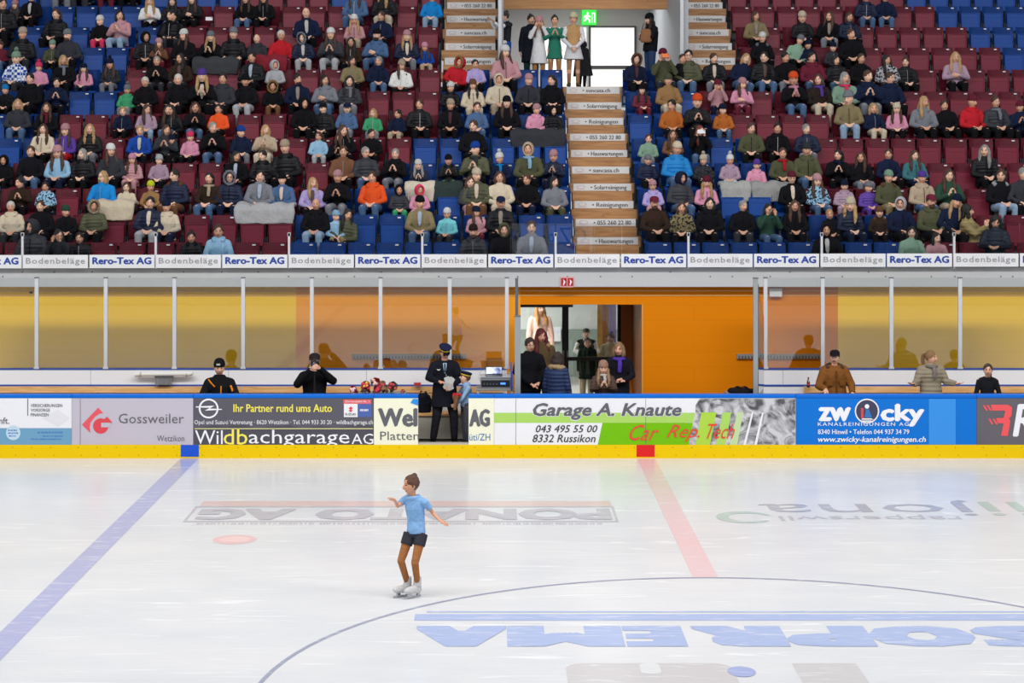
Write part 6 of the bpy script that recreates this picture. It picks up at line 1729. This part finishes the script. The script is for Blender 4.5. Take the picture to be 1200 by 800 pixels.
bm = bmesh.new(); loft(bm, [V((-.08, 0, .12)), V((-.05, 0, .24)), V((.05, 0, .24)), V((.08, 0, .12))], [.01] * 4, n=6); garment(root, 'bag_strap', rem(bm, .006, 400, 0), '4a3020')
J = stand(yaw=-20, pitch=0); arm(J, 'R', (.10, -.24, .40), (.02, -.38, .50), (-.1, -.7, .6), (0, 0, -1)); arm(J, 'L', (-.18, -.22, .38), (-.12, -.40, .56), (0, -.6, .7), (0, 0, -1))
p = hero(592, 19.5, 37.75, .80, J, 'child with white sleeves and dark waistcoat holding the upright rail by the landing', LG_, rz=-50, hs=1.1)
garment(p, 'shirt', build_jacket(J, fat=.84), 'd9dadd'); garment(p, 'waistcoat', build_jacket(J, fat=.92, sleeve=.1, length=.05), '22242e'); garment(p, 'trousers', build_trousers(J, fat=1.1), '1f4592'); shoes(p, J, '1c1c20'); head_part(p, 'hair_bun', J, 1.1, C('33231c'))

# people on their feet or bending in the front rows
J = stand('C', yaw=20, pitch=6, fwd=-14); p = hero(1143, 247, ROWD(1) - .45, 1.0, J, 'person with black hair in pale yellow puffer jacket turned sideways in the second row', rz=60)
garment(p, 'puffer_jacket', build_jacket(J, fat=1.14, length=.12, quilt=True), '97875a', 'puffer'); garment(p, 'trousers', build_trousers(J), '1e1e22'); shoes(p, J, '1c1c20'); head_part(p, 'hair_bob', J, 1.05, C('17130f'))
J = stand('L', yaw=10, pitch=30, fwd=-12); p = hero(1166, 260, ROWD(0) - .35, .93, J, 'person with black hair in dark navy jacket bending down in the front row', rz=-20)
garment(p, 'jacket', build_jacket(J, fat=1.1, length=.15), '1e2634', 'puffer'); garment(p, 'trousers', build_trousers(J), '1e1e22'); shoes(p, J, '1c1c20'); head_part(p, 'hair_bob', J, 1.05, C('17130f'))

# ------------------------------------------------------------------ things in the boxes
def put_into(root):
    def f(o): o.parent = root; o.matrix_parent_inverse = Matrix.Translation(-root.location); return o
    return f
def table(x0, x1, y0, y1, z, label, col='8d8a84'):
    root = empty('table', ((x0 + x1) / 2, (y0 + y1) / 2, .05)); tag(root, label, 'table'); f = put_into(root)
    f(bx('tabletop', x0, x1, y0, y1, z - .03, z, mat('table_' + col, col, rough=.5), bev=.005))
    for x in (x0 + .03, x1 - .03):
        for y in (y0 + .03, y1 - .03): f(bx('leg', x - .015, x + .015, y - .015, y + .015, .05, z - .03, mat('steel', 'a8abad')))
XR_ = lambda px, d: (px - VX) * d / F
table(XR_(414, 28.6), XR_(476, 28.6), 28.3, 28.75, .955, 'small table behind the boards carrying the heap of gifts')
table(XR_(558, 28.75), XR_(602, 28.75), 28.5, 28.95, 1.02, 'small table under the sound rack by the grey post')
# sound rack
q0, q1 = P(563, 442, 28.52), P(598.5, 455.5, 28.52); zt = q0.z; zb = 1.02
root = empty('sound_rack', ((q0.x + q1.x) / 2, 28.7, zb)); tag(root, 'grey sound rack with blue display on the small table', 'audio rack'); f = put_into(root)
f(bx('rack_case', q0.x, q1.x, 28.52, 28.85, zb, zt, mat('rack_grey', '8c8e92', rough=.4, metal=.3), bev=.008)); f(bx('front_panel', q0.x + .015, q1.x - .015, 28.512, 28.52, zb + .03, zt - .045, mat('rack_black', '17181c', rough=.4)))
f(bx('display', q0.x + .32, q0.x + .40, 28.508, 28.512, zb + .07, zb + .10, mat('display_blue', '2f7af0', emit='4a90ff', estr=1.2)))
for i in range(5):
    bm = bmesh.new(); x = q0.x + .06 + i * .05; loft(bm, [V((x, 28.512, zb + .075)), V((x, 28.498, zb + .075))], [.014, .012], side=(1, 0, 0), n=10); f(new_obj('knob', bm, None, mat('knob_grey', '55575c', rough=.4)))
f(bx('tray', q0.x - .01, q1.x + .01, 28.50, 28.87, zt, zt + .012, mat('rack_tray', 'b8bac0', rough=.4)))
# laptop
a, b_ = P(569, 430, 28.62), P(588.5, 444, 28.62); lz = zt + .012
root = empty('laptop', ((a.x + b_.x) / 2, 28.6, lz)); tag(root, 'open laptop with bright screen on the sound rack', 'laptop'); f = put_into(root)
f(bx('keyboard_base', a.x, b_.x, 28.50, 28.69, lz, lz + .014, mat('laptop_dark', '2c2d31', rough=.4), bev=.003)); f(bx('screen_lid', a.x, b_.x, 28.69, 28.70, lz + .01, a.z, mat('laptop_dark', '2c2d31'), bev=.003))
def screen_mat():
    m = bpy.data.materials.new('laptop_picture'); m.use_nodes = True; nt = m.node_tree; b = nt.nodes['Principled BSDF']; tc = nt.nodes.new('ShaderNodeTexCoord'); n = nt.nodes.new('ShaderNodeTexNoise'); n.inputs['Scale'].default_value = 7
    r = nt.nodes.new('ShaderNodeValToRGB'); r.color_ramp.elements[0].position = .38; r.color_ramp.elements[1].position = .6; r.color_ramp.elements[0].color = C('3a4a86'); r.color_ramp.elements[1].color = C('d9e2ee')
    nt.links.new(tc.outputs['Object'], n.inputs['Vector']); nt.links.new(n.outputs['Fac'], r.inputs[0]); nt.links.new(r.outputs[0], b.inputs['Emission Color']); b.inputs['Emission Strength'].default_value = 1.6; b.inputs['Base Color'].default_value = (0, 0, 0, 1); return m
f(bx('screen', a.x + .01, b_.x - .01, 28.687, 28.69, lz + .025, a.z - .01, screen_mat()))
# cables
for i, (pts, lb) in enumerate((([(564, 450), (561, 442), (562, 436), (567, 433), (571, 440)], 'grey cable looping beside the laptop'), ([(590, 446), (593, 437), (598, 436), (601, 444), (600, 455)], 'white cable looping off the rack end'))):
    bm = bmesh.new(); loft(bm, [P(x, y, 28.6) for x, y in pts], [.006] * len(pts), side=(0, 1, 0), n=6); o = new_obj('cable', bm, None, mat('cable_grey', 'b8b8ba')); tag(o, lb, 'cable')
# gifts heap
gifts = [(419, 456, 'd8433a', 'e0c0c4'), (424, 454, 'c9a23a', 'd83a44'), (428, 457, 'd8d4d0', 'cc3a50'), (433, 453, 'c8382e', 'e4c04a'), (438, 456, 'e0a0b0', 'c83040'), (443, 452, 'b83030', 'd8b8b0'), (449, 451, 'b49a70', '8a5a44'), (454, 455, 'c4b690', 'b8424a'), (459, 451, '6f8f7a', 'c04048')]
wn = {'d8433a': 'red', 'c9a23a': 'gold', 'd8d4d0': 'white', 'c8382e': 'bright red', 'e0a0b0': 'pink', 'b83030': 'dark red', 'b49a70': 'tan', 'c4b690': 'cream', '6f8f7a': 'green'}
for i, (x, y, wcol, fcol) in enumerate(gifts):
    q = P(x, y + 4, 28.45 + .05 * (i % 3)); q.z = .955 + .02
    bouquet(q, .20 + .03 * (i % 3), wcol, fcol, f'gift bouquet in {wn[wcol]} wrapping in the heap behind the boards', rx=62 - 18 * (i % 2), ry=(-40, 30, 10, -20, 45, -10, 20, -30, 15)[i], group='wrapped gifts on the small table')
q = P(470, 456, 28.5); q.z = .975; bouquet(q, .12, '8fc0a8', 'c05a4a', 'small mint green gift lying apart from the heap', rx=70, ry=60)
q = P(489, 451, 29.6)
o = thing_box('gift_box', 485, 448.5, 493, 452, 29.62, .08, mat('gift_red', 'b83038'), 'flat red box on the bench backrest beside the uniformed man', 'box'); o.location.z += .0
# tube and clear box on the left
zl = .925
root = empty('lamp_tube', P(192, 438, 29.7)); tag(root, 'white tube lying on the clear box against the white wall', 'lamp'); f = put_into(root)
bm = bmesh.new(); loft(bm, [P(158, 439.5, 29.68), P(162, 438.5, 29.68), P(222, 438, 29.68), P(226, 437, 29.68)], [.03, .035, .035, .028], side=(0, 1, 0), n=12); f(new_obj('tube', bm, None, mat('tube_white', 'dcdad4', rough=.4)))
for x in (165, 219): a = P(x, 438.5, 29.68); bm = bmesh.new(); loft(bm, [a - V((.015, 0, 0)), a + V((.015, 0, 0))], [.038, .038], side=(0, 1, 0), n=12); f(new_obj('tube_ring', bm, None, mat('tube_ring', 'b4b0a8')))
f(bx('hook', P(160, 0, 29.7).x, P(160, 0, 29.7).x + .02, 29.70, 29.79, P(0, 441, 29.7).z, P(0, 437, 29.7).z, mat('tube_ring', 'b4b0a8'))); f(bx('hook', P(221, 0, 29.7).x, P(221, 0, 29.7).x + .02, 29.70, 29.79, P(0, 440, 29.7).z, P(0, 436, 29.7).z, mat('tube_ring', 'b4b0a8')))
a, b_ = P(182, 441, 29.66), P(201, 451, 29.66)
root = empty('plastic_box', ((a.x + b_.x) / 2, 29.7, b_.z)); tag(root, 'clear plastic box with grey contents standing below the white tube', 'box'); f = put_into(root)
f(bx('box_shell', a.x, b_.x, 29.64, 29.78, b_.z, a.z - .02, glass_mat('clear_plastic', tint=(.85, .86, .86, 1), ior=1.5, boost=2, haze=.25), bev=.006)); f(bx('box_lid', a.x - .01, b_.x + .01, 29.635, 29.785, a.z - .02, a.z, mat('lid_grey', '4f4d4c'), bev=.004)); f(bx('contents', a.x + .04, b_.x - .06, 29.68, 29.76, b_.z + .01, b_.z + .08, mat('contents', 'b4b0ac', noise_amt=.5, noise_scale=20)))
# bottle on the right bench
q = P(944, 450, 29.62); zb = .90
root = empty('bottle', (q.x + .05, 29.64, zb)); tag(root, 'small dark drink bottle with red label on the bench end', 'bottle')
bm = bmesh.new(); loft(bm, [(0, 0, 0), (0, 0, .01), (0, 0, .09), (0, 0, .125), (0, 0, .15)], [.024, .027, .027, .012, .011], n=16); new_obj('bottle_body', bm, root, mat('cola_brown', '24120e', rough=.1)); bm = bmesh.new(); loft(bm, [(0, 0, .035), (0, 0, .075)], [.0278, .0278], n=16); new_obj('label', bm, root, mat('label_red', 'a83a44')); bm = bmesh.new(); loft(bm, [(0, 0, .15), (0, 0, .165)], [.013, .013], n=12); new_obj('bottle_cap', bm, root, mat('cap_dark', '1a1a1c'))
# backpack on the bench at the gate, bag in the corridor
def soft_bag(name, loc, sx, sy, sz, col, label, handles=True):
    root = empty(name, loc); tag(root, label, 'bag')
    bm = bmesh.new(); loft(bm, [(0, 0, 0), (0, 0, .02), (0, 0, sz * .5), (0, 0, sz * .9), (0, 0, sz)], [(sx * .8, sy * .8), (sx, sy), (sx * 1.02, sy), (sx * .8, sy * .8), (sx * .4, sy * .4)], n=16)
    me = rem(bm, .012, 3000, 2); fuzz(me, .03, 9); garment(root, 'bag_body', me, col)
    if handles:
        bm = bmesh.new()
        for s in (-1, 1): loft(bm, [(-sx * .5, s * sy * .5, sz * .85), (-sx * .3, s * sy * .4, sz * 1.15), (sx * .3, s * sy * .4, sz * 1.12), (sx * .5, s * sy * .5, sz * .85)], [.012] * 4, n=6)
        garment(root, 'handles', rem(bm, .007, 700, 0), col)
    return root
soft_bag('backpack', (P(496, 0, 29.5).x, 29.55, .50), .14, .11, .30, '1a1c26', 'black backpack on the bench behind the gate', True)
table(XR_(850, 28.8), XR_(886, 28.8), 28.45, 28.95, .93, 'small table under the black bag beside the grey uprights')
soft_bag('sports_bag', (P(869, 0, 28.7).x, 28.7, .93), .22, .13, .085, '1d1b1e', 'flat black bag beside the grey corridor uprights', True)
# ------------------------------------------------------------------ light, world, camera
def area(name, loc, size, power, rot=(0, 0, 0), col=(1, 1, 1)):
    l = bpy.data.lights.new(name, 'AREA'); l.shape = 'RECTANGLE'; l.size, l.size_y = size; l.energy = power; l.color = col
    o = bpy.data.objects.new(name, l); COL.objects.link(o); o.location = loc; o.rotation_euler = rot; return o
for i, yy in enumerate((4, 11, 17.5)):
    area('hall_light', (0, yy, 12.5), (34, 1.6), 235, (0, 0, 0), (1, .98, .95))
area('stand_light', (0, 15, 14.0), (34, 2.0), 3350, (math.radians(58), 0, 0), (1, .97, .94))
area('lobby_light', (.9, 35.5, 2.28), (3.5, 2), 400, (0, 0, 0))
area('landing_light', (2.0, 43, 8.7), (3, 2), 100, (0, 0, 0))
w = bpy.data.worlds.new('hall'); SC.world = w; w.use_nodes = True
w.node_tree.nodes['Background'].inputs[0].default_value = (.88, .93, 1, 1); w.node_tree.nodes['Background'].inputs[1].default_value = .5
cam = bpy.data.cameras.new('camera'); co = bpy.data.objects.new('camera', cam); COL.objects.link(co)
co.location = (0, 0, H); co.rotation_euler = (math.radians(90), 0, 0)
cam.sensor_width = 36; cam.sensor_fit = 'HORIZONTAL'; cam.lens = F / 1200 * 36
cam.shift_x = (600 - VX) / 1200; cam.shift_y = -(400 - VY) / 1200; cam.clip_end = 200
SC.camera = co
vs = SC.view_settings; vs.view_transform = 'Standard'; vs.look = 'None'; vs.exposure = .13; vs.gamma = 1; vs.use_curve_mapping = False
SC.cycles.max_bounces = 8; SC.cycles.transparent_max_bounces = 16; SC.cycles.use_denoising = True
for o in [o for o in bpy.data.objects if o.type == 'MESH' and not o.data.vertices]: print('EMPTY MESH', o.name)
